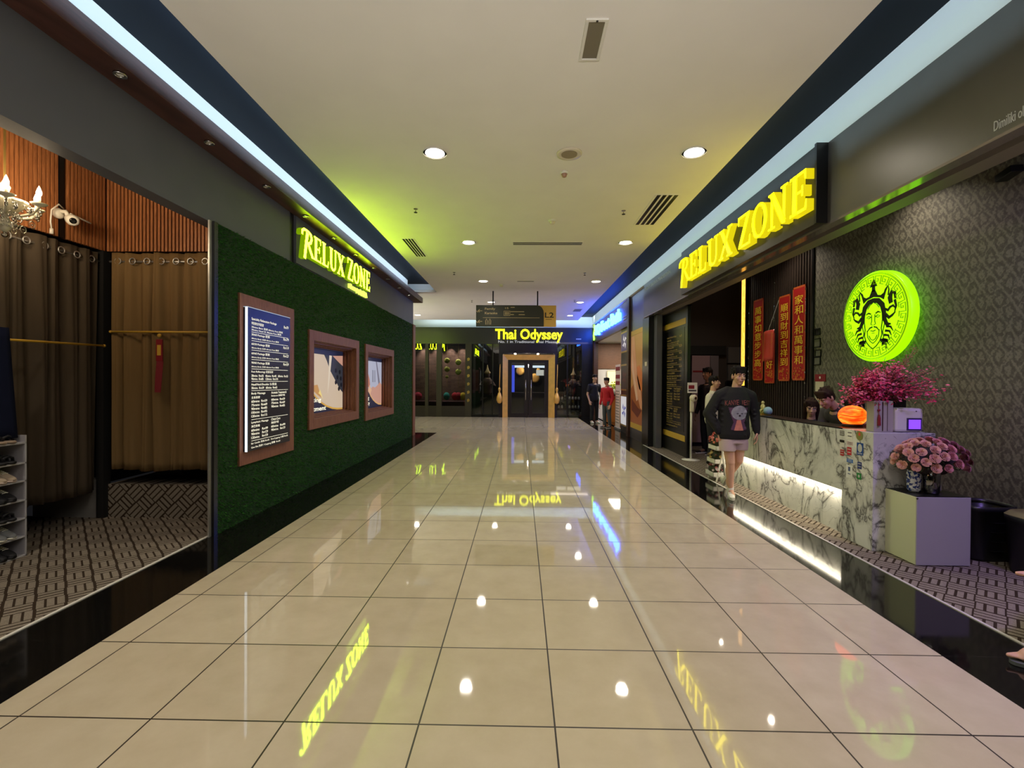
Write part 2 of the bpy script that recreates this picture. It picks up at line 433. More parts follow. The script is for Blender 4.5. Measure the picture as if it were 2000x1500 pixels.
hl = area('side_passage_uplight', (-8.7, 16.3, 1.0), 5, 1.0, L_FILL*1.1, (1, .93, .86), (0, 0, 0), None, math.radians(84)); aim(hl, (1, 0, 1.2))  # second added fill, aimed up to lift the far ceiling
# ------------------------------------------------------------ shell
Y0, YE = -3.5, 19.5
m = MB(); m.box(-2.41, 2.36, Y0, YE, -.1, 0); m.box(-9, -2.41, 13.54, YE, -.1, 0); m.box(2.36, 3.0, 17.9, YE, -.1, -.001); struct(m.build('floor', MAT['tile']))
m = MB(); m.box(-3.0, -2.41, Y0, 13.54, -.1, 0); m.box(-9, -3.0, 13.05, 13.54, -.1, 0); struct(m.build('trim_1', MAT['granite']))
m = MB(); m.box(2.36, 2.93, Y0, YE, -.1, 0); m.box(2.93, 3.2, 11.35, YE, -.1, 0); struct(m.build('trim_2', MAT['granite']))
struct(MB().box(-3.012, -2.992, Y0, 4.5, 0, .006).build('trim_3', mat('white_edge_strip', S(225, 222, 214), .6)))
struct(MB().box(2.925, 2.945, Y0, 11.3, 0, .006).build('trim_4', mat('pale_edge_strip', S(200, 196, 188), .6)))
m = MB(); m.box(-2.33, 2.27, Y0, 18.9, HC, HC+.097); m.box(-9, -2.33, 12.95, 18.9, HC, HC+.097); struct(m.build('ceiling', MAT['ceiling']))
m = MB(); m.box(-9, 3.2, Y0, 19.7, 4.15, 4.25)
struct(m.build('ceiling_recess', MAT['plenum']))
struct(MB().box(2.93, 3.1, Y0, YE, 3.82, 4.15).build('wall_right_upper', MAT['white']))
struct(MB().box(-3.15, -3.0, Y0, 12.4, 3.7, 4.15).build('wall_left_upper', MAT['white']))
struct(MB().box(-9, 3.1, YE, YE+.1, 3.7, 4.15).build('wall_back_upper', MAT['white']))
struct(MB().box(-9, -2.33, 12.92, 12.95, 3.99, 4.15).build('trim_7', MAT['white']))
struct(MB().box(-9.1, -9, 13, YE, 0, 4.2).build('wall_far_left', MAT['fascia_dark']))
struct(MB().box(-9, 6.5, Y0-.1, Y0, 0, 4.2).build('wall_front', MAT['blackmat']))
# fascias
m = MB(); m.box(-3.15, -3.0, Y0, 6.06, 3.03, 3.7); m.box(-3.15, -3.0, 6.2, 13.05, 3.03, 3.7); m.box(-9, -3.15, 12.95, 13.05, 3.03, 3.7)
struct(m.build('wall_left_fascia', MAT['fascia_l']))
struct(MB().box(-3.15, -3.02, 6.06, 6.2, 3.03, 3.7).build('trim_5', MAT['black']))
m = MB(); m.box(2.93, 3.05, Y0, 11.35, 3.05, 3.82); struct(m.build('wall_right_fascia', MAT['fascia_r']))
m = MB(); m.box(2.93, 3.03, Y0, 11.35, 3.03, 3.05); struct(m.build('trim_8', MAT['soffit']))
m = MB(); m.box(3.03, 3.115, Y0, 11.35, 3.09, 3.11); struct(m.build('trim_9', MAT['blackmat']))
m = MB(); m.box(3.115, 3.28, Y0, 11.35, 3.03, 3.8); struct(m.build('trim_10', MAT['soffit_b']))
# timber canopy over the left shop with its small spotlights
m = MB(); m.box(-3.0, -2.77, Y0, 13.23, 3.68, 3.82); m.box(-9, -3.0, 13.0, 13.23, 3.68, 3.82)
tag(m.build('timber_canopy', MAT['wood_canopy'], bev=.004), 'long dark red timber canopy running above the charcoal left shop fascia', 'canopy')
for k, y in enumerate([2.35, 3.311, 4.27, 5.24, 6.2, 7.15, 8.1, 9.07, 10.05, 11.0, 11.95]):
    on = y > 11.8
    wrd = ['first', 'second', 'third', 'fourth', 'fifth', 'sixth', 'seventh', 'eighth', 'ninth', 'tenth', 'eleventh'][k]
    t = thing('canopy_spotlight', '%s small round chrome spotlight counted from the camera along the timber canopy underside%s' % (wrd, ', lit' if on else ''), 'spotlight', (-2.86, y, 3.668), 'spotlights under the left timber canopy')
    MB().lathe([(.028, .004), (.03, -.002), (.042, -.002), (.042, .012), (.028, .012)], (-2.86, y, 3.668), 18, None, False).build('trim_ring', MAT['steel'], t, True)
    MB().lathe([(.024, .006), (.024, .012)], (-2.86, y, 3.668), 14).build('lamp_lens', MAT['disc'] if on else MAT['whiteplastic'], t)
# ------------------------------------------------------------ ceiling fittings
def emergency():
    x0, x1, y0, y1 = .42, .572, 3.17, 3.58
    t = thing('recessed_ceiling_panel', 'rectangular recessed ceiling fitting with pale frame and grey louvre, nearest the camera', 'ceiling fitting', ((x0+x1)/2, (y0+y1)/2, HC-.012))
    m = MB(); f = .022
    m.box(x0, x1, y0, y0+f, HC-.012, HC); m.box(x0, x1, y1-f, y1, HC-.012, HC); m.box(x0, x0+f, y0+f, y1-f, HC-.012, HC); m.box(x1-f, x1, y0+f, y1-f, HC-.012, HC)
    m.build('frame', MAT['whiteplastic'], t, bev=.002)
    MB().box(x0+f, x1-f, y0+f, y1-f, HC-.004, HC).build('louvre', mat('grey_louvre', S(120, 112, 92), .6), t)
    MB().lathe([(.008, -.003), (.008, .003)], ((x0+x1)/2, y0+.011, HC-.012), 10).build('indicator', MAT['black'], t)
emergency()
def slots(name, label, cat, x0, x1, y0, y1, n, along='y'):
    t = thing(name, label, cat, ((x0+x1)/2, (y0+y1)/2, HC-.008))
    MB().box(x0-.015, x1+.015, y0-.015, y1+.015, HC-.006, HC).build('frame', MAT['ceiling'], t)
    for k in range(n):
        if along == 'y':
            s = (x1-x0)/n; MB().box(x0+k*s+s*.18, x0+k*s+s*.82, y0, y1, HC-.008, HC-.004).build('slot', MAT['black'], t)
        else:
            s = (y1-y0)/n; MB().box(x0, x1, y0+k*s+s*.18, y0+k*s+s*.82, HC-.008, HC-.004).build('slot', MAT['black'], t)
slots('air_diffuser', 'four-slot linear air diffuser near the right ceiling edge beside the yellow sign', 'air vent', 1.74, 2.04, 6.16, 7.32, 4)
slots('air_diffuser', 'four-slot linear air diffuser near the left ceiling edge in the green glow', 'air vent', -2.06, -1.86, 8.06, 9.2, 4)
slots('air_diffuser', 'long crosswise air slot between the second pair of downlights', 'air vent', -.15, 1.06, 8.24, 8.42, 2, 'x')
slots('air_diffuser', 'small dark square vent in the blue-lit far ceiling', 'air vent', 1.8, 2.05, 15.9, 16.5, 3, 'x')
slots('air_diffuser', 'faint crosswise air slot between the third pair of downlights', 'air vent', -.1, .3, 11.45, 11.55, 1, 'x')
t = thing('ceiling_speaker', 'round cream ceiling speaker grille near the middle of the ceiling', 'speaker', (.5, 5.04, HC-.02))
MB().lathe([(.085, .008), (.1, 0), (.13, .004), (.135, .02)], (.5, 5.04, HC-.02), 32).build('frame', MAT['cream'], t, True)
MB().lathe([(.084, 0), (.084, .01)], (.5, 5.04, HC-.018), 28).build('grille', mat('speaker_grille', S(150, 136, 112), .8), t)
def detector(x, y, label, r=.05, body=None):
    t = thing('smoke_detector', label, 'smoke detector', (x, y, HC-.06))
    MB().lathe([(r*1.1, .06), (r*1.1, .045), (r*.9, .035)], (x, y, HC-.06), 20).build('mount', MAT['whiteplastic'], t, True)
    MB().lathe([(r*.45, 0), (r*.6, .006), (r*.9, .04)], (x, y, HC-.06), 20).build('sensor_head', body or MAT['cream'], t, True)
detector(.488, 5.49, 'small pinkish smoke detector just beyond the round ceiling speaker', .042, mat('pink_plastic', S(170, 130, 110), .5))
detector(.461, 7.13, 'white smoke detector between the ceiling speaker and the crosswise slot', .055)
detector(-.5, 11.9, 'small smoke detector near the far crosswise slot', .06)
def sprinkler(x, y, label):
    t = thing('sprinkler_head', label, 'sprinkler', (x, y, HC-.055), 'sprinkler heads in the corridor ceiling')
    MB().lathe([(.03, .055), (.03, .05), (.008, .048), (.008, .015)], (x, y, HC-.055), 12).build('stem', MAT['steel'], t)
    MB().lathe([(.004, .004), (.026, .0), (.026, .004), (.01, .01)], (x, y, HC-.055), 12).build('deflector', MAT['blackmat'], t)
for x, y, l in ((-1.503, 6.66, 'dark sprinkler head in the green-lit ceiling near the left vent'), (1.441, 6.73, 'dark sprinkler head left of the right four-slot vent'),
                (-1.513, 10.58, 'sprinkler head on the left between second and third downlight pairs'), (1.416, 10.6, 'sprinkler head on the right between second and third downlight pairs'),
                (-1.5, 14.3, 'far left sprinkler head before the hanging sign'), (1.6, 14.2, 'far right sprinkler head in the blue glow')): sprinkler(x, y, l)
# ------------------------------------------------------------ channel letters
GL = {
 'R': (.74, [([(.35, .93), (.27, .5), (.17, -.16)], [.17, .16, .15]), ([(.0, .74), (.02, .9), (.12, .985), (.3, 1.0), (.5, .99)], [.10, .11, .10, .09, .07]),
             ([(.42, 1.0), (.58, .93), (.63, .77), (.57, .6), (.42, .52), (.32, .52)], [.08, .13, .14, .13, .09, .07]), ([(.40, .52), (.56, .25), (.72, .02)], [.12, .15, .14]), ([(.62, .025), (.82, .025)], .05)]),
 'E': (.56, [([(.16, 0), (.16, 1)], .17), ([(.02, .965), (.5, .965)], .07), ([(.48, 1.0), (.5, .76)], [.07, .035]), ([(.22, .52), (.4, .52)], .06), ([(.41, .65), (.41, .39)], .05), ([(.02, .035), (.52, .035)], .07), ([(.50, 0), (.53, .26)], [.07, .035])]),
 'L': (.54, [([(.16, 0), (.16, 1)], .17), ([(.02, .97), (.3, .97)], .06), ([(.02, .035), (.5, .035)], .07), ([(.48, 0), (.51, .28)], [.07, .035])]),
 'U': (.66, [([(.16, 1), (.16, .3), (.2, .12), (.31, .03), (.43, .05), (.51, .15), (.54, .3), (.54, 1)], [.17, .16, .15, .12, .10, .1, .1, .1]), ([(.02, .97), (.3, .97)], .06), ([(.43, .97), (.65, .97)], .06)]),
 'X': (.66, [([(.12, .97), (.55, .03)], .17), ([(.54, .97), (.1, .03)], .09), ([(0, .97), (.27, .97)], .06), ([(.43, .97), (.65, .97)], .06), ([(0, .03), (.22, .03)], .06), ([(.4, .03), (.67, .03)], .06)]),
 'Z': (.6, [([(.5, .97), (.1, .03)], .17), ([(.04, .965), (.56, .965)], .07), ([(.05, 1.0), (.03, .74)], [.07, .035]), ([(.04, .035), (.57, .035)], .07), ([(.56, 0), (.58, .28)], [.07, .035])]),
 'O': (.68, [([(.34+.26*math.cos(a*PI/9), .5+.46*math.sin(a*PI/9)) for a in range(18)], [.07+.09*abs(math.cos(a*PI/9)) for a in range(18)], True)]),
 'N': (.72, [([(.14, 0), (.14, 1)], .09), ([(.12, .97), (.57, .03)], .17), ([(.58, 0), (.58, 1)], .09), ([(.0, .03), (.26, .03)], .05), ([(.46, .97), (.7, .97)], .05), ([(0, .97), (.2, .97)], .05)]),
}
def word(m, body, o, r, u, w, h, d, side_mi=1, inset=0):
    tot = sum(GL[c][0] for c in body)+.04*(len(body)-1); sx = w/tot; x = 0
    for c in body:
        a, st = GL[c]
        for s_ in st:
            pts = [(p[0]+x, p[1]) for p in s_[0]]; cl = len(s_) > 2
            m.stroke(pts, s_[1], o, r, u, sx, h, d, cl, side_mi)
        x += a+.04
    return m
def letters(t, body, o, r, u, w, h, d, mats):
    """each channel letter a part of its own"""
    tot = sum(GL[c][0] for c in body)+.04*(len(body)-1); sx = w/tot; x = 0
    for c in body:
        m = MB(); a, st = GL[c]
        for s_ in st: m.stroke([(p[0]+x, p[1]) for p in s_[0]], s_[1], o, r, u, sx, h, d, len(s_) > 2, 1)
        m.build('channel_letter', mats, t); x += a+.04
def outline(t, body, o, r, u, w, h):
    tot = sum(GL[c][0] for c in body)+.04*(len(body)-1); sx = w/tot; x = 0; kids = [c for c in t.children if c.name.startswith('channel_letter')]
    for c in body:
        a, st = GL[c]; m = MB()
        for s_ in st:
            pts = [(p[0]+x, p[1]) for p in s_[0]]; k = len(pts); wd = s_[1] if isinstance(s_[1], list) else [s_[1]]*k; cl = len(s_) > 2
            if max(wd) < .1: continue
            for sg in (1, -1):
                q = []
                for i in range(k):
                    A = pts[i-1] if (i > 0 or cl) else pts[i]; B = pts[(i+1) % k] if (i < k-1 or cl) else pts[i]
                    d = Vector((B[0]-A[0], B[1]-A[1])).normalized(); q.append((pts[i][0]-d.y*sg*(wd[i]/2-.014), pts[i][1]+d.x*sg*(wd[i]/2-.014)))
                m.stroke(q, .016, o, r, u, sx, h, .002, cl)
        m.build('letter_outline', MAT['yel_line'], t); x += a+.04
R_L, U_ = Vector((0, 1, 0)), Vector((0, 0, 1)); R_R = Vector((0, -1, 0)); R_F = Vector((1, 0, 0))
t = thing('illuminated_sign', 'lime glowing letter sign on a charcoal board above the green turf wall', 'sign', (-3, 7.8, 3.06))
MB().box(-3.0, -2.985, 6.2, 9.72, 3.06, 3.68).build('sign_board', MAT['fascia_l'], t, bev=.002)
letters(t, 'RELUX', (-2.985, 6.22, 3.2), R_L, U_, 1.50, .335, .07, [MAT['lime'], MAT['lime_side']])
letters(t, 'ZONE', (-2.985, 7.86, 3.21), R_L, U_, 1.18, .36, .07, [MAT['lime'], MAT['lime_side']])
for wd_, y_, l_ in (('Beauty', 8.06, .46), ('&', 8.56, .07), ('SPA', 8.68, .28)): MB().text(wd_, (-2.985, y_, 3.075), R_L, U_, l_, .095, .05, bold=.015).build('lettering', MAT['lime_small'], t)
t = thing('illuminated_sign', 'large yellow glowing block letter sign on the black board of the right shop', 'sign', (2.85, 6.5, 3.05))
MB().box(2.84, 2.93, 4.62, 8.45, 3.055, 3.81).build('sign_board', MAT['fascia_dark'], t, bev=.003)
MB().box(2.82, 2.93, 4.585, 4.62, 3.05, 3.82).build('edge_trim', MAT['black'], t, bev=.002)
YM = [MAT['yel'], MAT['yel_side']]
letters(t, 'RELUX', (2.84, 8.30, 3.2), R_R, U_, 2.06, .40, .085, YM)
letters(t, 'ZONE', (2.84, 6.08, 3.2), R_R, U_, 1.46, .40, .085, YM)
outline(t, 'RELUX', (2.755, 8.30, 3.2), R_R, U_, 2.06, .40); outline(t, 'ZONE', (2.755, 6.08, 3.2), R_R, U_, 1.46, .40)
MB().text('PUSAT URUTAN TRADISIONAL', (2.93, 11.2, 3.655), R_R, U_, 1.9, .075, .004).build('lettering', MAT['paleprint'], t)
o = MB().text('Dimiliki oleh', (2.929, 2.995, 3.085), R_R, U_, .215, .062, .002).build('wall_lettering', MAT['paleprint'])
tag(o, 'pale grey printed words on the dark fascia at the upper right', 'lettering')
# sign facing away from the camera round the corner, seen only mirrored in the far shop glass
t = thing('illuminated_sign', 'lime letter sign round the left corner, seen mirrored in the far shop glass', 'sign', (-5.1, 13.05, 3.2))
R_B = Vector((-1, 0, 0))
letters(t, 'RELUX', (-4.15, 13.05, 3.2), R_B, U_, 1.1, .5, .06, [MAT['lime'], MAT['lime_side']])
letters(t, 'ZONE', (-5.45, 13.05, 3.2), R_B, U_, .9, .5, .06, [MAT['lime'], MAT['lime_side']])
struct(MB().box(-9, -3.15, 12.9, 13.04, 0, 3.03).build('wall_left_return', MAT['fascia_dark']))
# ------------------------------------------------------------ left: turf wall
m = MB(); xw = -2.985
def wall_with_holes(m, x0, x1, y0, y1, z0, z1, holes):
    ys = sorted([y0, y1]+[h[0] for h in holes]+[h[1] for h in holes])
    for a, b in zip(ys[:-1], ys[1:]):
        if b-a < 1e-6: continue
        hh = [h for h in holes if h[0] <= a+1e-6 and h[1] >= b-1e-6]
        if not hh: m.box(x0, x1, a, b, z0, z1)
        else:
            h = hh[0]; m.box(x0, x1, a, b, z0, h[2]); m.box(x0, x1, a, b, h[3], z1)
H1 = (6.63, 8.35, .955, 2.07); H2 = (9.0, 10.69, .88, 2.05)
wall_with_holes(m, -2.99, -2.96, 4.5, 12.78, 0, 3.03, [H1, H2])
turf = m.build('turf_wall', MAT['turf_base'])
tag(turf, 'tall wall of bright green artificial turf along the left side', 'artificial turf wall')
rg = np.random.RandomState(3); n = 85000
gy = 4.5+rg.rand(n)**1.15*8.28; gz = rg.rand(n)*3.03
ok = np.ones(n, bool)
for h in (H1, H2): ok &= ~((gy > h[0]-.13) & (gy < h[1]+.13) & (gz > h[2]-.13) & (gz < h[3]+.13))
ok &= ~((gy > 4.87) & (gy < 6.05) & (gz > .6) & (gz < 2.42))
gy, gz = gy[ok], gz[ok]; n = len(gy)
base = np.stack([np.full(n, -2.961), gy, gz], 1); ln = .018+.022*rg.rand(n)
dr = np.stack([.75+.3*rg.rand(n), rg.randn(n)*.5, rg.randn(n)*.5-.35], 1); dr /= np.linalg.norm(dr, axis=1)[:, None]
sd = np.stack([np.zeros(n), rg.randn(n), rg.randn(n)], 1); sd /= np.linalg.norm(sd, axis=1)[:, None]; sd *= .0035
V = np.concatenate([base-sd, base+sd, base+dr*ln[:, None]], 1).reshape(-1, 3)
me = bpy.data.meshes.new('grass'); me.from_pydata((V-np.array(turf.location)).tolist(), [], np.arange(3*n).reshape(-1, 3).tolist())
g_ = NT('grass_blades'); gi = g_.node('ShaderNodeNewGeometry').outputs['Random Per Island']
g_.col(g_.ramp(gi, [(0, S(20, 66, 14)), (.5, S(32, 92, 22)), (1, S(54, 116, 34))])).set(.6, spec=.2)
me.materials.append(g_.m); go = bpy.data.objects.new('grass', me); COL.objects.link(go); go.parent = turf; go['kind'] = 'stuff'
struct(MB().box(-3.15, -2.93, 12.78, 13.05, 0, 3.03).build('trim_6', MAT['wood_frame']))
# posts at the shop opening
struct(MB().box(-2.985, -2.97, 4.44, 4.475, 0, 3.03).build('trim_11', MAT['alum']))
struct(MB().box(-2.985, -2.945, 4.475, 4.53, 0, 3.03).build('trim_12', MAT['black']))
# menu board
def fill_menu(m, o, r, u, W, H, fit=1):
    """o: lower-left of the board face"""
    o = Vector(o)
    def T(s_, x, y, w_, h_): m.text(s_, o+r*(x*W)+u*(y*H), r, u, w_*W, h_*H, 0)
    def line(y, w_=.86): m.quad(o+r*(.08*W)+u*(y*H), o+r*((.08+w_)*W)+u*(y*H), o+r*((.08+w_)*W)+u*((y+.0022)*H), o+r*(.08*W)+u*((y+.0022)*H))
    T('Specialty Relaxation Package', .08, .913, .56, .022); T('特别放松疗程配套', .08, .885, .26, .020); T('Rm79', .83, .905, .12, .022)
    T('30mins Back 背部 60mins Foot 脚底', .08, .862, .72, .015); T('30mins Head 头 30mins Foot 脚底', .08, .842, .68, .015); line(.832)
    y = .805
    for a, b in (('30/60 Package 配套', 'Rm79'), ('60/30 Package 配套', 'Rm119'), ('60/60 Package 配套', 'Rm127'), ('90/60 Package 配套', 'Rm159')):
        T(a, .08, y, .40, .021); T(b, .82, y+.004, .14, .02); T('30mins Body 全身 60mins Foot 脚底', .08, y-.024, .62 , .015); line(y-.034); y -= .066
    T('Foot Reflexology 足部反射', .08, y+.004, .48, .02); T('30mins  Rm35   45mins  Rm45   60mins  Rm55', .08, y-.022, .86, .016); T('90mins  Rm85   120mins  Rm105', .08, y-.045, .6, .016); line(y-.056)
    y -= .085; T('Head/Neck/Shoulder 头/颈/肩', .08, y, .56, .02); T('30mins  Rm39   60mins  Rm65', .08, y-.024, .58, .016); line(y-.036)
    y -= .066; T('Body Massage', .08, y, .3, .019); T('全身按摩', .08, y-.026, .18, .018); T('Aromatic Treatment &', .52, y+.003, .38, .018); T('Bodycare 香薰疗程', .52, y-.022, .34, .018)
    for k, (a, b) in enumerate((('60mins', 'Rm59'), ('75mins', 'Rm69'), ('90mins', 'Rm85'), ('100mins', 'Rm95'), ('120mins', 'Rm115'))):
        T(a, .08, y-.053-.026*k, .17, .017); T(b, .29, y-.053-.026*k, .13, .017)
        if k < 3: T(a, .52, y-.05-.026*k, .17, .017); T(b, .73, y-.05-.026*k, .13, .017)
    y -= .053+.026*4+.016; line(y); y -= .03
    T('Lymphatic Massage', .08, y, .37, .018); T('淋巴排毒', .08, y-.026, .18, .018); T('Chest Care', .52, y+.004, .22, .018); T('胸部护理', .52, y-.022, .18, .018)
    for k, (a, b) in enumerate((('60mins', 'Rm99'), ('90mins', 'Rm129'), ('120mins', 'Rm159'))):
        T(a, .08, y-.053-.026*k, .17, .017); T(b, .31, y-.053-.026*k, .13, .017)
        if k < 2: T(a, .52, y-.05-.026*k, .17, .017); T(b, .74, y-.05-.026*k, .13, .017)
    y -= .053+.052+.014; line(y); y -= .027
    T('Ear Candle 耳烛 Rm35   Fire Cupping 火罐 Rm35', .08, y, .86, .018); T('Gua Sha 刮痧 / Cupping 拔罐  Rm35', .08, y-.028, .66, .018)
t = thing('menu_board', 'tall lightbox price menu with white writing in a walnut surround on the turf wall', 'menu board', (-2.95, 5.45, .6))
MB().box(-2.96, -2.935, 4.87, 6.05, .60, 2.42).build('surround', MAT['wood_frame'], t, bev=.003)
MB().box(-2.935, -2.89, 4.93, 5.85, .745, 2.28).build('panel', mat('dark_navy_menu_face', S(30, 32, 46), .3), t, bev=.002)
MB().box(-2.910, -2.888, 4.922, 4.93, .745, 2.28).build('edge_light', emit('cool_edge_light', (.75, .88, 1), 1.6), t)
MB().box(-2.935, -2.888, 4.93, 5.85, 2.28, 2.286).build('edge_light', emit('cool_edge_light', (.75, .88, 1), .5), t)
m = MB(); fill_menu(m, (-2.8885, 4.93, .745), R_L, U_, .92, 1.535); m.build('writing', MAT['whiteprint'], t)
# two recessed poster windows
def poster_img(kind):
    n = NT('backlit_poster_'+kind); x, y, z = n.xyz()
    return n
def window_box(H, label, kind):
    y0, y1, z0, z1 = H; t = thing('framed_poster', label, 'poster', (-2.96, (y0+y1)/2, z0-.15)); a = .145
    m = MB(); wall_with_holes(m, -2.965, -2.93, y0-a, y1+a, z0-a, z1+a, [H]); m.build('frame', MAT['wood_frame'], t, bev=.002)
    m = MB(); X0 = -3.18
    m.box(X0, -2.965, y0, y0+.012, z0, z1); m.box(X0, -2.965, y1-.012, y1, z0, z1); m.box(X0, -2.965, y0, y1, z0, z0+.012); m.box(X0, -2.965, y0, y1, z1-.012, z1)
    for k in range(3):
        d = .05+.055*k; h_ = .02+.018*k
        m.box(-2.965-d, -2.965-d+.02, y0, y1, z1-.012-h_, z1-.01); m.box(-2.965-d, -2.965-d+.02, y0, y1, z0+.01, z0+.012+h_*.6)
        m.box(-2.965-d, -2.965-d+.02, y1-.012-h_*.6, y1-.01, z0, z1)
    m.build('lining', MAT['wood_frame'], t)
    px = -3.175; m = MB(); m.box(px, px+.004, y0+.012, y1-.012, z0+.012, z1-.012); m.build('print', emit('poster_navy', (.010, .012, .03), 1, S(20, 20, 34)), t)
    W = y1-y0; Hh = z1-z0; o = Vector((px+.006, y0, z0))
    def shape(pts, c, k, s_=.8, nm='print_shape'):
        ob = MB().prism([(p[0]*W, p[1]*Hh) for p in pts], o+Vector((.0012*k, 0, 0)), R_L, U_, .001).build(nm, emit('poster_'+kind+str(k), c, s_, (0,0,0,1)), t); return ob
    if kind == 'a':
        lower = [(.28, .33), (.36, .26), (.46, .19), (.58, .13), (.72, .085), (.85, .065), (.98, .06)]
        g = [(p[0], p[1]-.025) for p in lower]
        shape([(.02,.68),(.14,.46)]+g+[(.98, .5), (.02, .75)], S(214, 165, 74), 1)
        shape(lower+[(.98, .86), (.8, .86), (.6, .86), (.02, .86), (.02, .72), (.14, .5)], S(52, 54, 62), 2, .8)
        shape(lower+[(.98, .3), (.9, .36), (.78, .5), (.66, .64), (.58, .78), (.52, .86), (.02, .86), (.02, .72), (.14, .5)], S(208, 186, 160), 3)
        shape([(.28, .36), (.36, .3), (.46, .24), (.42, .33), (.38, .43), (.28, .42)], S(196, 144, 84), 4)
        shape([(.40, .31), (.46, .27), (.5, .22), (.43, .36)], S(240, 214, 130), 5)
        shape([(.64, .86), (.7, .86), (.66, .6), (.63, .42), (.6, .3), (.62, .55)], S(222, 206, 182), 5)
        shape([(.72, .86), (.98, .88), (.98, .72), (.86, .78)], S(200, 150, 130), 4)
        for a, b in ((.8, .64), (.9, .62), (.84, .54), (.93, .52), (.8, .46), (.94, .42), (.88, .36)):
            shape([(a+.025*math.cos(q*PI/5), b+.035*math.sin(q*PI/5)) for q in range(10)], S(24, 26, 34), 4)
        MB().text('Relaxing', Vector((px+.012, y0+.12, z0+.19)), R_L, U_, .66, .085, 0, bold=.012).build('lettering', MAT['whiteprint'], t)
        MB().text('Treatment', Vector((px+.012, y0+.12, z0+.07)), R_L, U_, .85, .07, 0, bold=.012).build('lettering', MAT['whiteprint'], t)
    else:
        lower = [(.42, .40), (.52, .28), (.62, .2), (.74, .14), (.86, .1), (.98, .09)]
        shape([(p[0], p[1]-.03) for p in lower]+[(.98, .5), (.02, .8), (.2, .6)], S(214, 165, 110), 1)
        shape(lower+[(.98, .88), (.02, .88), (.02, .8), (.2, .6)], S(176, 178, 196), 2)
        shape(lower+[(.98, .45), (.9, .5), (.8, .44), (.7, .40), (.6, .42), (.5, .36)], S(198, 148, 130), 3)
        shape([(.42, .66), (.48, .55), (.5, .46), (.46, .4), (.42, .42)], S(184, 118, 96), 3)
        shape([(.73, .88), (.77, .88), (.9, .5), (.84, .46), (.8, .62)], S(120, 116, 130), 4)
        shape([(.42, .34), (.5, .28), (.56, .36), (.48, .45)], S(220, 176, 140), 4)
        for a in (.58, .63, .68): shape([(a, .72), (a+.012, .72), (a+.018, .5), (a+.004, .5)], S(70, 70, 84), 5)
        MB().text('g', Vector((px+.012, y0+.68, z0+.2)), R_L, U_, .1, .07, 0).build('lettering', MAT['whiteprint'], t)
        MB().text('apy', Vector((px+.012, y0+.64, z0+.09)), R_L, U_, .18, .075, 0).build('lettering', MAT['whiteprint'], t)
    return t
struct(MB().box(-3.04, -3.0, 5.1, 6.1, 0, 3.03).build('wall_left_cubicle', MAT['fascia_dark']))
struct(MB().box(-3.3, -3.19, 6.1, 12.78, 0, 3.03).build('wall_left_inner', MAT['fascia_dark']))
window_box(H1, 'backlit poster with pale leaf shape in the larger walnut box beside the menu board', 'a')
window_box(H2, 'backlit poster with hands on skin in the second walnut box nearer the corner', 'b')
# ------------------------------------------------------------ left shop interior
struct(MB().box(-5.6, -3.012, Y0, 5.05, -.1, .003).build('floor_left_shop', MAT['carpet']))
struct(MB().box(-4.5, -3.05, 5.06, 7.6, 0, .36).build('floor_left_cubicle', MAT['carpet_diag']))
struct(MB().box(-6, -3.15, Y0, 12.9, 3.72, 3.8).build('ceiling_left_shop', mat('shop_ceiling', S(120, 108, 92), .8)))
struct(MB().box(-6.1, -6, Y0, 12.9, 0, 3.8).build('wall_left_outer', MAT['blackmat']))
struct(MB().box(-6, -3.3, 7.6, 7.7, 0, 3.8).build('wall_left_rear', MAT['blackmat']))
m = MB(); ZS = 2.89
m.box(-4.56, -4.53, Y0, 5.08, ZS, 3.72); m.box(-4.53, -3.12, 5.06, 5.09, ZS, 3.72)
back = m.build('wall_slat_backing', MAT['wood_dark']); struct(back)
m = MB(); y = Y0+.02
while y < 5.03:
    if not 4.50 < y < 4.575: m.box(-4.53, -4.5, y, y+.024, ZS, 3.72)
    y += .04
struct(m.build('wall_slats_side', MAT['wood_slat']))
m = MB(); x = -4.49
while x < -3.14: m.box(x, x+.024, 5.03, 5.06, ZS, 3.72); x += .04
struct(m.build('wall_slats_rear', MAT['wood_slat']))
struct(MB().box(-4.535, -4.495, 4.515, 4.56, ZS, 3.72).build('trim_13', MAT['black']))
struct(MB().box(-4.58, -4.50, 5.0, 5.09, .0, ZS).build('trim_14', MAT['blackmat']))
MBx = MB().box(-5.3, -4.52, 5.02, 5.1, 0, .42); struct(MBx.build('wall_low_partition', mat('pale_skirting', S(150, 146, 142), .7)))
struct(MB().box(-4.40, -4.05, 5.6, 5.7, .36, .60).build('wall_low_partition_rear', MAT['boxlavender']))
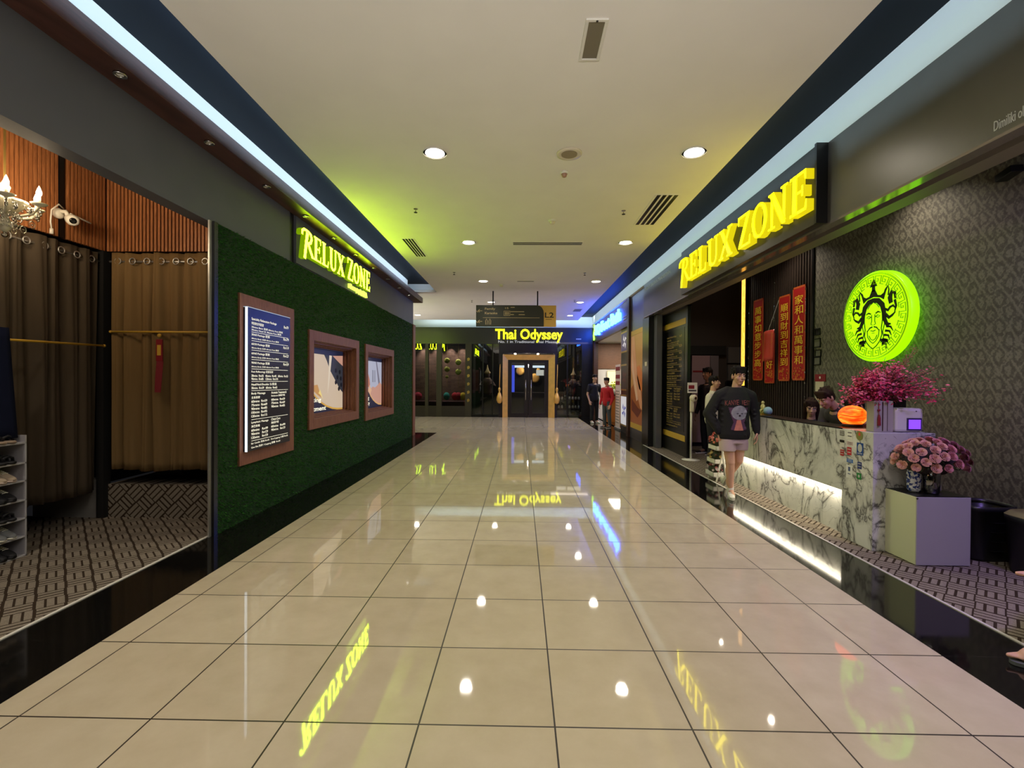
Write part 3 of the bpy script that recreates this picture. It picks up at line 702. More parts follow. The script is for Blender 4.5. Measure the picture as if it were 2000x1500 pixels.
def curtain(name, label, mat_, p0, p1, z0, z1, folds, amp, seed, hem=0.0):
    rs = random.Random(seed); n = folds*14; nz = 26; V = []; F = []
    p0 = Vector(p0); p1 = Vector(p1); D = (p1-p0); N = Vector((D.y, -D.x, 0)).normalized()
    ph = [rs.uniform(-.5, .5) for _ in range(folds+2)]; am = [rs.uniform(.55, 1.25) for _ in range(folds+2)]
    for j in range(nz+1):
        v = j/nz; z = z1+(z0-z1)*v
        for i in range(n+1):
            u = i/n; q = u*folds; k = int(q)
            a = am[k]*(1-(q-k))+am[min(k+1, folds)]*(q-k)
            shrink = 1-.35*math.exp(-((v-.03)/.05)**2)*0
            th = 2*PI*(u*folds)+ph[k % 3]*v*1.5; d = amp*a*(math.sin(th)+.28*math.sin(2*th+1)+.15*math.sin(3*th))*(.6+.4*min(1, v*3)) + amp*.35*math.sin(2*PI*u*folds*.37+v*2)
            zz = z - hem*(u)*v*0 + .012*math.sin(9*u+seed)*v
            p = p0+D*(u+.012*math.sin(2*PI*u*folds*.5+v*2.2)*(1 if 0 < i < n else 0))+N*d; V.append((p.x, p.y, zz))
    for j in range(nz):
        for i in range(n): a = j*(n+1)+i; F.append((a, a+1, a+n+2, a+n+1))
    m = MB().add(V, F); t = thing(name, label, 'curtain', ((p0.x+p1.x)/2, (p0.y+p1.y)/2, z0))
    o = m.build('cloth', mat_, t, True); s = o.modifiers.new('thickness', 'SOLIDIFY'); s.thickness = .004
    L = D.length; e = D.normalized()
    MB().tube([p0-e*.03+Vector((0,0,z1-.09)), p1+e*.03+Vector((0,0,z1-.09))], .011, 10).build('rod', MAT['alum'], t, True)
    for k in range(folds):
        c = p0+D*((k+.5)/folds)+N*(amp*.55 if True else 0)+Vector((0, 0, z1-.09)); ax = N
        ring = []
        for q in range(17): a = 2*PI*q/16; ring.append(c+e*(.032*math.cos(a))+Vector((0, 0, .032*math.sin(a))))
        MB().tube(ring, .006, 6, False).build('eyelet', MAT['alum'], t, True)
    return t
curtain('curtain', 'dark charcoal-brown eyelet curtain across the side cubicle by the shoe rack', MAT['curtain_d'], (-4.535, 3.0, 0), (-4.535, 4.96, 0), .32, 2.86, 12, .038, 3)
curtain('curtain', 'warm brown eyelet curtain with a red tassel, beside the turf wall', MAT['curtain_b'], (-4.40, 5.0, 0), (-3.14, 5.0, 0), .53, 2.86, 8, .042, 8)
def gold_rod(a, b, label):
    t = thing('curtain_tie_rod', label, 'rod', (Vector(a)+Vector(b))/2)
    MB().tube([a, b], .011, 8).build('rod', MAT['goldpaint'], t, True)
    MB().ball(a, .016, 8, 6).build('finial', MAT['goldpaint'], t, True); MB().ball(b, .016, 8, 6).build('finial', MAT['goldpaint'], t, True)
gold_rod((-4.42, 3.2, 1.83), (-4.42, 4.92, 1.86), 'dull gold rod holding back the dark charcoal curtain')
gold_rod((-4.36, 4.93, 2.01), (-3.17, 4.93, 2.01), 'gold rod across the warm brown curtain')
t = thing('tassel_ornament', 'red rectangular festive tassel hanging from the gold rod on the brown curtain', 'ornament', (-3.8, 4.9, 1.35))
MB().box(-3.845, -3.775, 4.895, 4.91, 1.7, 1.93).build('card', MAT['redp'], t, bev=.004)
MB().box(-3.83, -3.79, 4.893, 4.895, 1.76, 1.87).build('print', MAT['goldpaint'], t)
m = MB()
for k in range(9): m.tube([(-3.835+k*.008, 4.9, 1.7), (-3.85+k*.008, 4.9, 1.52), (-3.856+k*.007, 4.9, 1.37)], .005, 5)
m.build('tassel', MAT['redp'], t); MB().ball((-3.81, 4.9, 1.97), (.022, .015, .02), 10, 8).build('knot', MAT['goldpaint'], t, True)
# shoe rack and shoes
rack = thing('shoe_rack', 'white seven-tier open shoe rack at the lower left edge', 'shoe rack', (-4.35, 3.3, 0))
RZ = [.003, .163, .316, .473, .635, .788, .958]
for z in RZ: MB().box(-4.46, -4.2, 2.9, 3.93, z, z+.014).build('shelf', MAT['rack'], rack, bev=.002)
MB().box(-4.46, -4.2, 3.916, 3.93, 0, 1.03).build('side_panel', MAT['rack'], rack, bev=.002)
MB().box(-4.46, -4.2, 2.9, 2.914, 0, 1.03).build('side_panel', MAT['rack'], rack, bev=.002)
MB().box(-4.468, -4.46, 2.9, 3.93, 0, 1.03).build('back_panel', MAT['boxlavender'], rack)
def shoe_mesh(kind, up, sole):
    """a shoe pointing +y, 0.27 long, base at z=0"""
    t = thing('shoe', 'x', 'shoe'); L = .27; n = 12; ys = [i/n for i in range(n+1)]
    wid = [.028, .034, .036, .035, .033, .033, .036, .042, .046, .047, .044, .036, .018]
    m = MB(); V = []; F = []
    def ring(y, w_, z0, z1, k=12):
        return [((w_*math.cos(2*PI*i/k)), y, z0+(z1-z0)*(.5+.5*math.sin(2*PI*i/k))) for i in range(k)]
    for i, y in enumerate(ys): V += ring(y*L, wid[i], 0, .024)
    for i in range(n):
        for k in range(12): F.append((i*12+k, i*12+(k+1) % 12, (i+1)*12+(k+1) % 12, (i+1)*12+k))
    F += [tuple(range(11, -1, -1)), tuple(range(n*12, n*12+12))]; m.add(V, F); m.build('sole', sole, t, True, local=True)
    m = MB()
    if kind == 'sneaker':
        top = [.075, .085, .088, .086, .084, .086, .09, .082, .072, .062, .052, .042, .03]; V = []; F = []
        for i, y in enumerate(ys): V += ring(y*L, wid[i]*.93, .012, top[i])
        for i in range(n):
            for k in range(12): F.append((i*12+k, i*12+(k+1) % 12, (i+1)*12+(k+1) % 12, (i+1)*12+k))
        F += [tuple(range(11, -1, -1)), tuple(range(n*12, n*12+12))]; m.add(V, F); m.build('upper', up, t, True, local=True)
        m = MB()
        for k in range(4): m.tube([(-.022, .13+k*.018, .089-k*.006), (0, .136+k*.018, .096-k*.007), (.022, .13+k*.018, .089-k*.006)], .003, 5)
        m.build('laces', MAT['whiteplastic'], t, local=True)
    else:
        for s_ in (0, 1):
            m = MB(); y = .15+s_*.05; m.tube([(-.045, y, .015), (-.038, y+.005, .045), (0, y+.01, .062), (.038, y+.005, .045), (.045, y, .015)], .011, 6); m.build('strap', up, t, True, local=True)
        m = MB(); m.tube([(-.034, .03, .02), (-.03, .0, .05), (0, -.01, .058), (.03, .0, .05), (.034, .03, .02)], .007, 6)
        m.build('heel_strap', up, t, True, local=True)
    return t
k_black = mat('black_rubber', S(20, 20, 26), .6); k_grey = mat('grey_mesh', S(110, 112, 116), .8); k_beige = mat('beige_knit', S(176, 158, 138), .8); k_tan = mat('tan_leather', S(150, 130, 112), .6)
protos = {'tan': shoe_mesh('sandal', k_black, k_tan), 'black': shoe_mesh('sandal', k_black, k_black), 'beige': shoe_mesh('sneaker', k_beige, mat('pale_sole', S(205, 185, 175), .6)),
          'grey': shoe_mesh('sneaker', k_grey, MAT['whiteplastic']), 'dark': shoe_mesh('sneaker', k_black, k_black)}
tiers = [('tan', 6, 'top'), ('black', 5, 'second from top'), ('beige', 4, 'third from top'), ('dark', 3, 'middle'), ('black', 2, 'fifth from top'), ('grey', 1, 'sixth from top'), ('dark', 0, 'lowest')]
nm = {'tan': 'tan sandal with black straps', 'black': 'black strapped sandal', 'beige': 'beige knit sneaker with pale sole', 'grey': 'grey mesh sneaker with white sole', 'dark': 'plain black sneaker'}
pos_w = ['at the open end', 'second from the end', 'third from the end', 'fourth from the end']
used = set()
for kd, lv, where in tiers:
    for k in range(4):
        y = 3.83-k*.1-(.02 if k > 1 else 0)-(k//2)*.03; p = protos[kd]
        lab = '%s, %s rack shelf, %s' % (nm[kd], where, pos_w[k])
        if kd == 'grey' and k > 1: continue
        if kd not in used: used.add(kd); o = p; o['label'] = lab
        else: o = copy_tree(p, label=lab)
        o.location = (-4.452, y, RZ[lv]+.0145); o.rotation_euler = (0, 0, -PI/2+(.06 if k % 2 else -.05)); o['group'] = 'pairs of shoes on the white rack'
o = MB(); 
for k in range(1):
    V = []; F = []
    for j in range(11):
        for i in range(13):
            u = i/12; v = j/10; V.append((-4.30+.02*math.sin(8*u)+.02*v, 3.42+u*.42+v*.05*u, 1.95-v*.92+.02*math.sin(5*u)))
    for j in range(10):
        for i in range(12): a = j*13+i; F.append((a, a+1, a+14, a+13))
    o.add(V, F)
b = o.build('hanging_jacket', MAT['navy'], None, True); s_ = b.modifiers.new('t', 'SOLIDIFY'); s_.thickness = .03
tag(b, 'dark navy cloth hanging above the white shoe rack at the left edge', 'jacket')
t = thing('shop_spotlight', 'small recessed spotlight in the left shop ceiling above the shoe rack', 'spotlight', (-3.7, 2.5, 3.70))  # added fitting; its beam brightens the left shop carpet
MB().lathe([(.05, .02), (.055, 0), (.04, 0), (.04, .02)], (-3.7, 2.5, 3.70), 16, None, False).build('trim_ring', MAT['whiteplastic'], t, True)
l = bpy.data.lights.new('shop_spot_beam', 'SPOT'); l.energy = 95; l.color = (1, .88, .72); l.spot_size = 1.9; l.spot_blend = 1; l.shadow_soft_size = .03
lo = bpy.data.objects.new('shop_spot_beam', l); COL.objects.link(lo); lo.parent = t; lo.location = (0, 0, -.02)
# security camera
t = thing('security_camera', 'white indoor security camera with antenna and looping cable on the timber slats', 'security camera', (-4.42, 4.45, 3.0))
cx = Vector((-4.38, 4.47, 3.07))
MB().lathe([(.05, 0), (.05, .03), (.035, .045)], cx+Vector((-.1, 0, .03)), 18, (1, 0, 0)).build('base_mount', MAT['whiteplastic'], t, True)
MB().tube([cx+Vector((-.08, 0, .05)), cx+Vector((-.02, .01, .05)), cx+Vector((0, .01, .01))], .02, 8).build('arm', MAT['whiteplastic'], t, True)
ax = Vector((.55, -.45, -.25)).normalized()
MB().lathe([(.0, -.075), (.04, -.068), (.052, -.04), (.052, .05), (.045, .07), (.03, .075)], cx+Vector((.02, .03, -.02)), 20, ax).build('body', MAT['whiteplastic'], t, True)
MB().lathe([(.028, .07), (.028, .078), (.015, .079)], cx+Vector((.02, .03, -.02)), 16, ax).build('lens', MAT['darkgloss'], t, True)
MB().tube([cx+Vector((0, .03, .04)), cx+Vector((.05, .2, .0))], .008, 6).build('antenna', MAT['whiteplastic'], t, True)
MB().tube([cx+Vector((-.05, .02, .08)), cx+Vector((-.03, -.05, .1)), cx+Vector((-.05, -.1, .03)), cx+Vector((-.07, -.09, -.08)), cx+Vector((-.07, -.08, -.14))], .007, 6).build('cable', MAT['whiteplastic'], t, True)
MB().lathe([(.016, 0), (.014, .05)], cx+Vector((-.07, -.08, -.19)), 10).build('plug', MAT['whiteplastic'], t, True)
# chandelier
ch = thing('crystal_chandelier', 'crystal chandelier with candle lamps at the left edge of the photo', 'chandelier', (-4.02, 3.6, 2.62))
c0 = Vector((-4.02, 3.6, 2.85)); MAT['flame'] = emit('candle_bulb', (1, .86, .6, 1), 28)
MB().tube([c0+Vector((0, 0, .0)), c0+Vector((0, 0, .87))], .008, 6).build('stem', MAT['brass'], ch)
MB().lathe([(.01, -.2), (.03, -.18), (.05, -.13), (.02, -.08), (.075, -.03), (.13, .03), (.135, .05), (.12, .045), (.03, .0), (.02, .1), (.035, .15), (.01, .2)], c0, 24).build('column', MAT['milk'], ch, True)
for k in range(6):
    a = k*PI/3+.35; d = Vector((math.cos(a), math.sin(a), 0))
    arm = MB().tube([c0+d*.02+Vector((0, 0, -.03)), c0+d*.09+Vector((0, 0, -.07)), c0+d*.17+Vector((0, 0, -.04)), c0+d*.21+Vector((0, 0, .02))], .011, 7).build('arm', MAT['milk'], ch, True)
    e = c0+d*.21
    MB().lathe([(.01, .02), (.045, .035), (.055, .045), (.045, .04), (.01, .03)], e, 14).build('drip_dish', MAT['milk'], ch, True)
    MB().lathe([(.011, .03), (.011, .1)], e, 8).build('candle', MAT['cream'], ch, True)
    MB().lathe([(.006, .1), (.017, .118), (.018, .135), (.009, .165), (.001, .185)], e, 10).build('bulb', MAT['flame'], ch, True)
    l = bpy.data.lights.new('candle_light', 'POINT'); l.energy = 7.0; l.color = (1, .76, .48); l.shadow_soft_size = .04
    lo = bpy.data.objects.new('candle_light', l); COL.objects.link(lo); lo.parent = ch; lo.location = e+Vector((0, 0, .14))-wloc(ch)
    for q in range(3):
        b = a+(q-1)*.28; p = c0+Vector((math.cos(b), math.sin(b), 0))*(.22-.03*abs(q-1)); m = MB()
        m.ball(p+Vector((0, 0, .0)), .008, 6, 5); m.ball(p+Vector((0, 0, -.03)), (.011, .011, .022), 8, 6); m.build('crystal_drop', MAT['crystal'], ch, True)
    for q in range(2):
        rr = .10+.05*q; p = c0+Vector((math.cos(a+.5), math.sin(a+.5), 0))*rr
        m = MB(); ring = [p+Vector((0, 0, -.11-.05*(1-q)))+Vector((math.cos(a+.5)*0, 0, 0))+Vector((0, .022*math.cos(h*PI/6), .028*math.sin(h*PI/6))) for h in range(13)]
        m.tube(ring, .004, 6, False); m.ball(p+Vector((0, 0, -.11-.05*(1-q))), .009, 6, 5); m.build('crystal_ring', MAT['crystal'], ch, True)
for k in range(12):
    a = k*PI/6+.1; d = Vector((math.cos(a), math.sin(a), 0)); m = MB()
    for q in range(7): m.ball(c0+d*(.13+.012*q)+Vector((0, 0, .04-.045*math.sin(PI*q/6)-.012*q)), .0085, 6, 5)
    for q in range(5): m.ball(c0+d*(.075-.008*q)+Vector((0, 0, -.05-.026*q)), .010, 6, 5)
    m.build('bead_chain', MAT['crystal'], ch, True)
MB().ball(c0+Vector((0, 0, -.22)), .022, 10, 8).build('bottom_ball', MAT['crystal'], ch, True)
# ------------------------------------------------------------ right shop shell
XW = 4.35
struct(MB().box(2.945, 6.5, Y0, 11.3, -.1, .003).build('floor_right_shop', MAT['carpet']))
struct(MB().box(XW, XW+.1, Y0, 7.1, 0, 3.8).build('wall_right_wallpaper', MAT['wallpaper']))
struct(MB().box(3.28, 6.6, Y0, 11.3, 3.8, 3.9).build('ceiling_right_shop', mat('dark_shop_ceiling', S(60, 56, 50), .8)))
struct(MB().box(6.5, 6.6, Y0, 11.3, 0, 3.8).build('wall_right_outer', MAT['blackmat']))
m = MB(); m.box(XW+.02, XW+.1, 7.1, 9.1, 0, 3.8); struct(m.build('wall_right_slat_backing', MAT['blackmat']))
m = MB(); y = 7.12
while y < 9.06: m.box(XW-.02, XW+.02, y, y+.035, 0, 3.8); y += .07
struct(m.build('wall_right_slats', mat('dark_espresso_slats', S(52, 42, 36), .45)))
struct(MB().box(XW-.025, XW+.1, 7.08, 7.12, 0, 3.8).build('trim_15', MAT['black']))
t = thing('wall_light_column', 'tall glowing amber light column at the far end of the black slat wall', 'light column', (XW, 9.2, 1.45))
am = NT('amber_resin_glow'); nv = am.noise(am.mapping(am.world(), scale=(3, 3, 1)), 9, 4, .6, 1)
cr = am.ramp(nv, [(.35, (1, .36, .02)), (.6, (1, .55, .08))]); am.link(cr, am.b.inputs['Emission Color']); am.b.inputs['Emission Strength'].default_value = 1.6; am.col((.2, .1, .02, 1))
MB().box(XW-.06, XW+.06, 9.12, 9.28, 1.45, 3.6).build('glow_panel', am.m, t, bev=.008)
MB().box(XW-.06, XW+.1, 9.1, 9.12, 1.4, 3.7).build('side_trim', MAT['black'], t)
# back wall of the shop with lockers, a screen and a doorway
struct(MB().box(3.3, 6.5, 11.2, 11.3, 0, 3.8).build('wall_right_rear', mat('dark_plum_wall', S(56, 48, 46), .8)))
t = thing('storage_cabinet', 'pair of pale mauve cabinet panels at the dark back of the right shop', 'cabinet', (4.2, 11.1, 0))
MB().box(4.0, 4.42, 11.1, 11.195, .1, 2.13).build('door', mat('mauve_panel', S(150, 122, 128), .6), t, bev=.004)
MB().box(4.43, 4.62, 11.1, 11.195, .1, 2.13).build('door', mat('grey_mauve_panel', S(110, 102, 110), .6), t, bev=.004)
MB().box(4.02, 4.4, 11.094, 11.1, 1.74, 1.78).build('handle', MAT['redp'], t)
MB().box(3.9, 4.8, 11.12, 11.195, 2.15, 2.36).build('header', MAT['blackmat'], t)
t = thing('storage_cabinet', 'dark grey square wall cabinets beside the doorway at the back', 'cabinet', (5.0, 11.1, 1.2))
for a, b in ((1.55, 1.92), (1.96, 2.33)): MB().box(4.84, 5.25, 11.1, 11.195, a, b).build('door', mat('dim_grey_panel', S(84, 82, 84), .6), t, bev=.004)
t = thing('television', 'small black screen on the back wall behind the sweatshirt man', 'television', (4.95, 11.05, 1.3))
MB().box(4.78, 5.2, 11.08, 11.12, 1.28, 1.53).build('bezel', MAT['black'], t, bev=.004)
MB().box(4.8, 5.18, 11.075, 11.08, 1.3, 1.51).build('screen', MAT['darkgloss'], t)
# couplets
def couplet(y0, y1, z0, z1, txt, label, x=4.3, n=None):
    t = thing('spring_couplet', label, 'banner', (x, (y0+y1)/2, z0), 'red spring couplets on the black slats')
    MB().box(x, x+.006, y0, y1, z0, z1).build('paper', MAT['red'], t)
    m = MB(); W = y1-y0; 
    for a, b, c, d in ((0, 1, 0, .02), (0, 1, .98, 1), (0, .06, 0, 1), (.94, 1, 0, 1)):
        m.box(x-.001, x, y0+a*W, y0+b*W, z0+c*(z1-z0), z0+d*(z1-z0))
    m.build('border', mat('faded_gold_border', S(190, 90, 40), .5), t)
    zt = z1-.13; zb = z0+.24; k = len(txt); st = (zt-zb)/k; s_ = W*.66
    m = MB()
    for i, c in enumerate(txt):
        zc = zt-(i+.5)*st; m.text(c, (x-.001, y1-(W-s_)/2, zc-st*.44), R_R, U_, s_, st*.88, .002)
    m.build('lettering', MAT['yellowprint'], t)
    m = MB(); rs = random.Random(int(y0*100))
    for q in range(26):
        yy = y0+W*(.12+.76*rs.random()); zz = z0+.03+.19*rs.random(); r_ = .008+.014*rs.random()
        m.prism([(r_*math.cos(h*PI/3), r_*math.sin(h*PI/3)) for h in range(6)], (x-.001, yy, zz), R_R, U_, .001)
    m.build('blossom_print', mat('orange_gold_print', S(205, 120, 40), .5), t)
couplet(7.22, 7.56, 1.55, 3.01, '家和人和萬事和', 'rightmost tall red couplet, nearest the patterned wallpaper')
couplet(7.63, 7.96, 1.54, 2.94, '順到財到吉祥到', 'tall red couplet second from the right on the black slats')
couplet(8.47, 8.82, 1.55, 3.02, '萬事如意步步高', 'leftmost tall red couplet beside the amber light column')
couplet(8.1, 8.42, 1.5, 2.36, '新年好', 'short red couplet partly hidden behind the tilted red card', 4.31)
t = thing('red_card', 'slightly curled plain salmon-red card hanging in front of the short couplet', 'card', (4.15, 8.03, 1.89))
m = MB(); V = []; F = []
for j in range(9):
    v = j/8
    for i in range(7): u = i/6; V.append((4.16-.04*math.sin(PI*u), 7.86+u*.33-.03*v+.03*math.sin(PI*v)*0, 1.89+v*.5-.02*u))
for j in range(8):
    for i in range(6): a = j*7+i; F.append((a, a+1, a+8, a+7))
o = m.add(V, F).build('card', MAT['redsheen'], t, True); s_ = o.modifiers.new('t', 'SOLIDIFY'); s_.thickness = .003
MB().tube([(4.16, 8.02, 2.385), (4.33, 8.02, 2.9)], .002, 5).build('string', MAT['whiteplastic'], t)
# hanging bead strings in front of the slats
for k, (y, a, b) in enumerate(((7.17, 1.3, 3.0), (8.05, 2.4, 3.3), (8.93, 1.35, 2.9))):
    m = MB(); z = a
    while z < b: m.ball((4.27, y, z), (.011, .011, .022), 6, 5); z += .16+.05*(int(z*10) % 3)
    m.tube([(4.27, y, a), (4.27, y, 3.8)], .0025, 4)
    t = m.build('bead_string', MAT['crystal']); tag(t, ['crystal bead string hanging just left of the wallpaper', 'crystal bead string above the tilted red card', 'crystal bead string left of the leftmost couplet'][k], 'bead string')
# notices on the wallpaper
t = thing('wall_notice', 'small notice with a red header on the wallpaper above the bending staff', 'notice', (4.34, 6.9, 1.1))
MB().box(4.34, 4.348, 6.8, 7.04, 1.535, 1.64).build('header', MAT['redp'], t); MB().box(4.342, 4.348, 6.84, 7.03, 1.15, 1.535).build('paper', MAT['cream'], t)
MB().ball((4.338, 6.92, 1.59), (.003, .02, .02), 8, 6).build('emblem', MAT['whiteplastic'], t)
for k, (px, py, w_, h_) in enumerate(((1597, 648, .12, .1), (1596, 670, .16, .13), (1598, 690, .14, .1), (1596, 705, .16, .12))):
    p = P('x', 4.345, px, py); t = thing('picture_frame', ['small black square sticker, highest of the little frames left of the round emblem', 'small thin black frame, second highest left of the round emblem', 'small thin black frame, third down left of the round emblem', 'small thin black frame, lowest left of the round emblem'][k], 'frame', (p.x, p.y, p.z-h_/2), 'little frames on the wallpaper')
    f = .012
    m = MB()
    for a, b, c, d in ((0, 1, 0, f/h_), (0, 1, 1-f/h_, 1), (0, f/w_, 0, 1), (1-f/w_, 1, 0, 1)):
        m.box(4.335, 4.349, p.y-w_/2+a*w_, p.y-w_/2+b*w_, p.z-h_/2+c*h_, p.z-h_/2+d*h_)
    m.build('frame', MAT['black'], t); MB().box(4.345, 4.349, p.y-w_/2+f, p.y+w_/2-f, p.z-h_/2+f, p.z+h_/2-f).build('print', MAT['blackmat'] if k == 0 else mat('dim_print', S(110, 108, 100), .6), t)
t = thing('wall_spotlight', 'small black fixture high on the wallpaper at the upper right', 'light fixture', (4.28, 4.25, 3.3))
MB().obox((4.26, 4.22, 3.36), (.02, .09, -.01), (.045, -.01, 0), (0, .004, .03)).build('housing', MAT['black'], t, bev=.004)
MB().box(4.27, 4.35, 4.2, 4.24, 3.37, 3.42).build('bracket', MAT['black'], t)
# ------------------------------------------------------------ round emblem sign
ec = Vector((4.2, 5.70, 2.31)); ER = .535
t = thing('round_emblem_sign', 'round lime glowing emblem with a crowned bearded face and meander ring', 'sign', (4.28, 5.7, ec.z-ER))
em_f = emit('emblem_glow', (.36, 1.0, .0, 1), 1.55); em_s = emit('emblem_side_glow', (.28, 1.0, .0, 1), 1.5); em_d = mat('emblem_dark_print', S(30, 44, 8), .5); em_l = emit('emblem_line', (.16, .34, .0, 1), .9)
AX = (-1, 0, 0)
MB().lathe([(ER*.985, 0), (ER, .01), (ER, .09), (ER*.985, .1)], ec+Vector((.1, 0, 0)), 72, AX).build('rim', em_s, t, True)
MB().lathe([(ER*.965, 0), (ER*.965, .006)], ec+Vector((.002, 0, 0)), 72, AX).build('face_disc', em_f, t)
LY = .012
def E2(p): return ec+R_R*(p[0]*ER)+U_*(p[1]*ER)
def estroke(m, pts, wd, closed=False, lay=0.006):
    m.stroke(pts, wd, ec+Vector((-.004, 0, 0)), R_R, U_, ER, ER, lay, closed)
m = MB()
for rr in (.95, .93): estroke(m, [(rr*math.cos(a*PI/36), rr*math.sin(a*PI/36)) for a in range(72)], .010, True)
# meander ring
NK = 24
for k in range(NK):
    def pol(u, v): a = 2*PI*(k+u)/NK; r_ = .72+.17*v; return (r_*math.cos(a), r_*math.sin(a))
    path = [(0, 0), (0, 1), (.78, 1), (.78, .3), (.36, .3), (.36, .62), (.56, .62)]
    estroke(m, [pol(*q) for q in path], .020)
    estroke(m, [pol(0, 0), pol(.12, 0)], .016); estroke(m, [pol(-.0, 0), pol(-.05, 0)], .016)
    a_ = [pol(.12+.0, 0), pol(.5, 0), pol(1, 0)]; estroke(m, a_[1:], .016)
m.build('meander_ring', em_l, t)
m = MB()   # crown, hair, tails
def epoly(m, pts): m.prism([(p[0]*ER, p[1]*ER) for p in pts], ec+Vector((-.004, 0, 0)), R_R, U_, .006)
# crown
crown = [(-.30, .33), (-.36, .50), (-.42, .60), (-.36, .58), (-.33, .55), (-.30, .48), (-.22, .44), (-.12, .46), (-.06, .56), (-.07, .66), (-.11, .68), (-.03, .80), (0, .84), (.03, .80), (.11, .68), (.07, .66), (.06, .56), (.12, .46), (.22, .44), (.30, .48), (.33, .55), (.36, .58), (.42, .60), (.36, .50), (.30, .33), (.2, .39), (0, .43), (-.2, .39)]
# split crown into convex-ish fans
top = [(-.30, .33), (-.2, .39), (0, .43), (.2, .39), (.30, .33)]
for s_ in (-1, 1):
    epoly(m, [(s_*a, b) for a, b in ((0, .43), (.2, .39), (.22, .44), (.12, .46), (0, .5))][::s_])
    epoly(m, [(s_*a, b) for a, b in ((.2, .39), (.30, .33), (.36, .50), (.30, .48), (.22, .44))][::s_])
    epoly(m, [(s_*a, b) for a, b in ((.30, .48), (.36, .50), (.44, .64), (.33, .55))][::s_])
    epoly(m, [(s_*a, b) for a, b in ((0, .5), (.12, .46), (.05, .58), (0, .6))][::s_])
epoly(m, [(-.05, .55), (.05, .55), (.04, .68), (-.04, .68)]); epoly(m, [(-.11, .66), (.11, .66), (0, .84)])
for s_ in (-1, 1):
    F = lambda L: [(s_*a, b) for a, b in L]
    estroke(m, F([(0, .36), (.14, .33), (.26, .22), (.31, .05), (.33, -.1), (.40, -.22), (.50, -.22)]), [.10, .12, .13, .11, .10, .09, .03])
    estroke(m, F([(.36, .0), (.45, -.08), (.54, -.04), (.62, .02)]), [.07, .07, .05, .02])
    estroke(m, F([(.34, .12), (.42, .08), (.48, .14), (.56, .16), (.62, .1)]), [.05, .06, .05, .05, .02])
    for q in range(5):
        a = -.28-.09*q; b = .40-.03*q
        estroke(m, F([(b-.02, a+.02), (b+.10, a+.0), (b+.17-.015*q, a-.10)]), [.055, .045, .008])
    for q in range(4):
        estroke(m, F([(.22+.05*q, -.52-.01*q), (.29+.045*q, -.60), (.26+.05*q, -.68+.03*q)]), [.05, .035, .006])
    # tails
    estroke(m, F([(.50, .22), (.47, .34), (.52, .46), (.60, .42), (.62, .3)]), [.10, .12, .09, .07, .05])
    estroke(m, F([(.60, .28), (.64, .14), (.60, .02)]), [.06, .05, .015])
    estroke(m, F([(.42, .40), (.44, .52), (.42, .60)]), [.03, .03, .01])
m.build('hair_and_crown', em_d, t)
m = MB()   # face lines
for s_ in (-1, 1):
    F = lambda L: [(s_*a, b) for a, b in L]
    estroke(m, F([(.07, .06), (.14, .09), (.22, .06)]), [.03, .035, .015]); estroke(m, F([(.07, -.01), (.13, .02), (.2, -.01), (.13, -.035), (.07, -.01)]), .014)
    estroke(m, F([(.05, .04), (.045, -.1), (.07, -.17), (.02, -.19)]), .014); estroke(m, F([(.26, .1), (.27, -.1), (.24, -.28), (.26, -.42), (.2, -.56), (.1, -.66), (0, -.72)]), .02)
    estroke(m, F([(.02, -.23), (.1, -.25), (.18, -.33)]), [.03, .03, .01]); estroke(m, F([(.18, -.3), (.16, -.45), (.08, -.55), (0, -.6)]), .014)
    estroke(m, F([(.12, -.42), (.07, -.5), (0, -.53)]), .014); estroke(m, F([(.02, .3), (.1, .26), (.17, .18)]), .012)
    estroke(m, F([(.30, .0), (.33, -.2), (.28, -.36), (.31, -.48), (.22, -.6)]), .016)
estroke(m, [(-.07, -.31), (0, -.33), (.07, -.31)], .018); estroke(m, [(-.04, -.37), (.04, -.37)], .012)
m.build('face_lines', mat('emblem_line_print', S(60, 84, 6), .5), t)
# ------------------------------------------------------------ marble reception counter
XP = 3.17
t = thing('reception_counter', 'white marble reception counter with grey veins and a glowing recess', 'counter', (3.45, 5.9, 0))
MB().box(XP, 3.72, 4.29, 4.7, 0.003, 1.07).build('end_pillar', MAT['marble'], t, bev=.004)
MB().box(XP, 3.26, 4.7, 7.45, .46, 1.06).build('upper_panel', MAT['marble'], t, bev=.003)
MB().box(XP+.08, 3.72, 4.7, 7.3, .003, .46).build('recessed_panel', MAT['marble'], t)
MB().box(3.26, 3.75, 4.7, 7.45, .70, .74).build('worktop', MAT['fascia_dark'], t)
MB().box(XP, 3.42, 4.7, 7.45, 1.06, 1.075).build('ledge', MAT['black'], t, bev=.002)
MB().box(XP, 3.72, 7.3, 7.45, .003, .7).build('end_panel', MAT['marble'], t)
MB().box(XP+.035, XP+.06, 4.72, 7.28, .448, .458).build('led_strip', emit('warm_led_strip', (1, .87, .66, 1), 9), t)
a = area('counter_led', (XP+.045, 6.0, .44), 2.5, .03, 6.5, (1, .87, .66), (0, 0, 0), t); aim(a, (.25, 0, -1), (1, 0, 0))
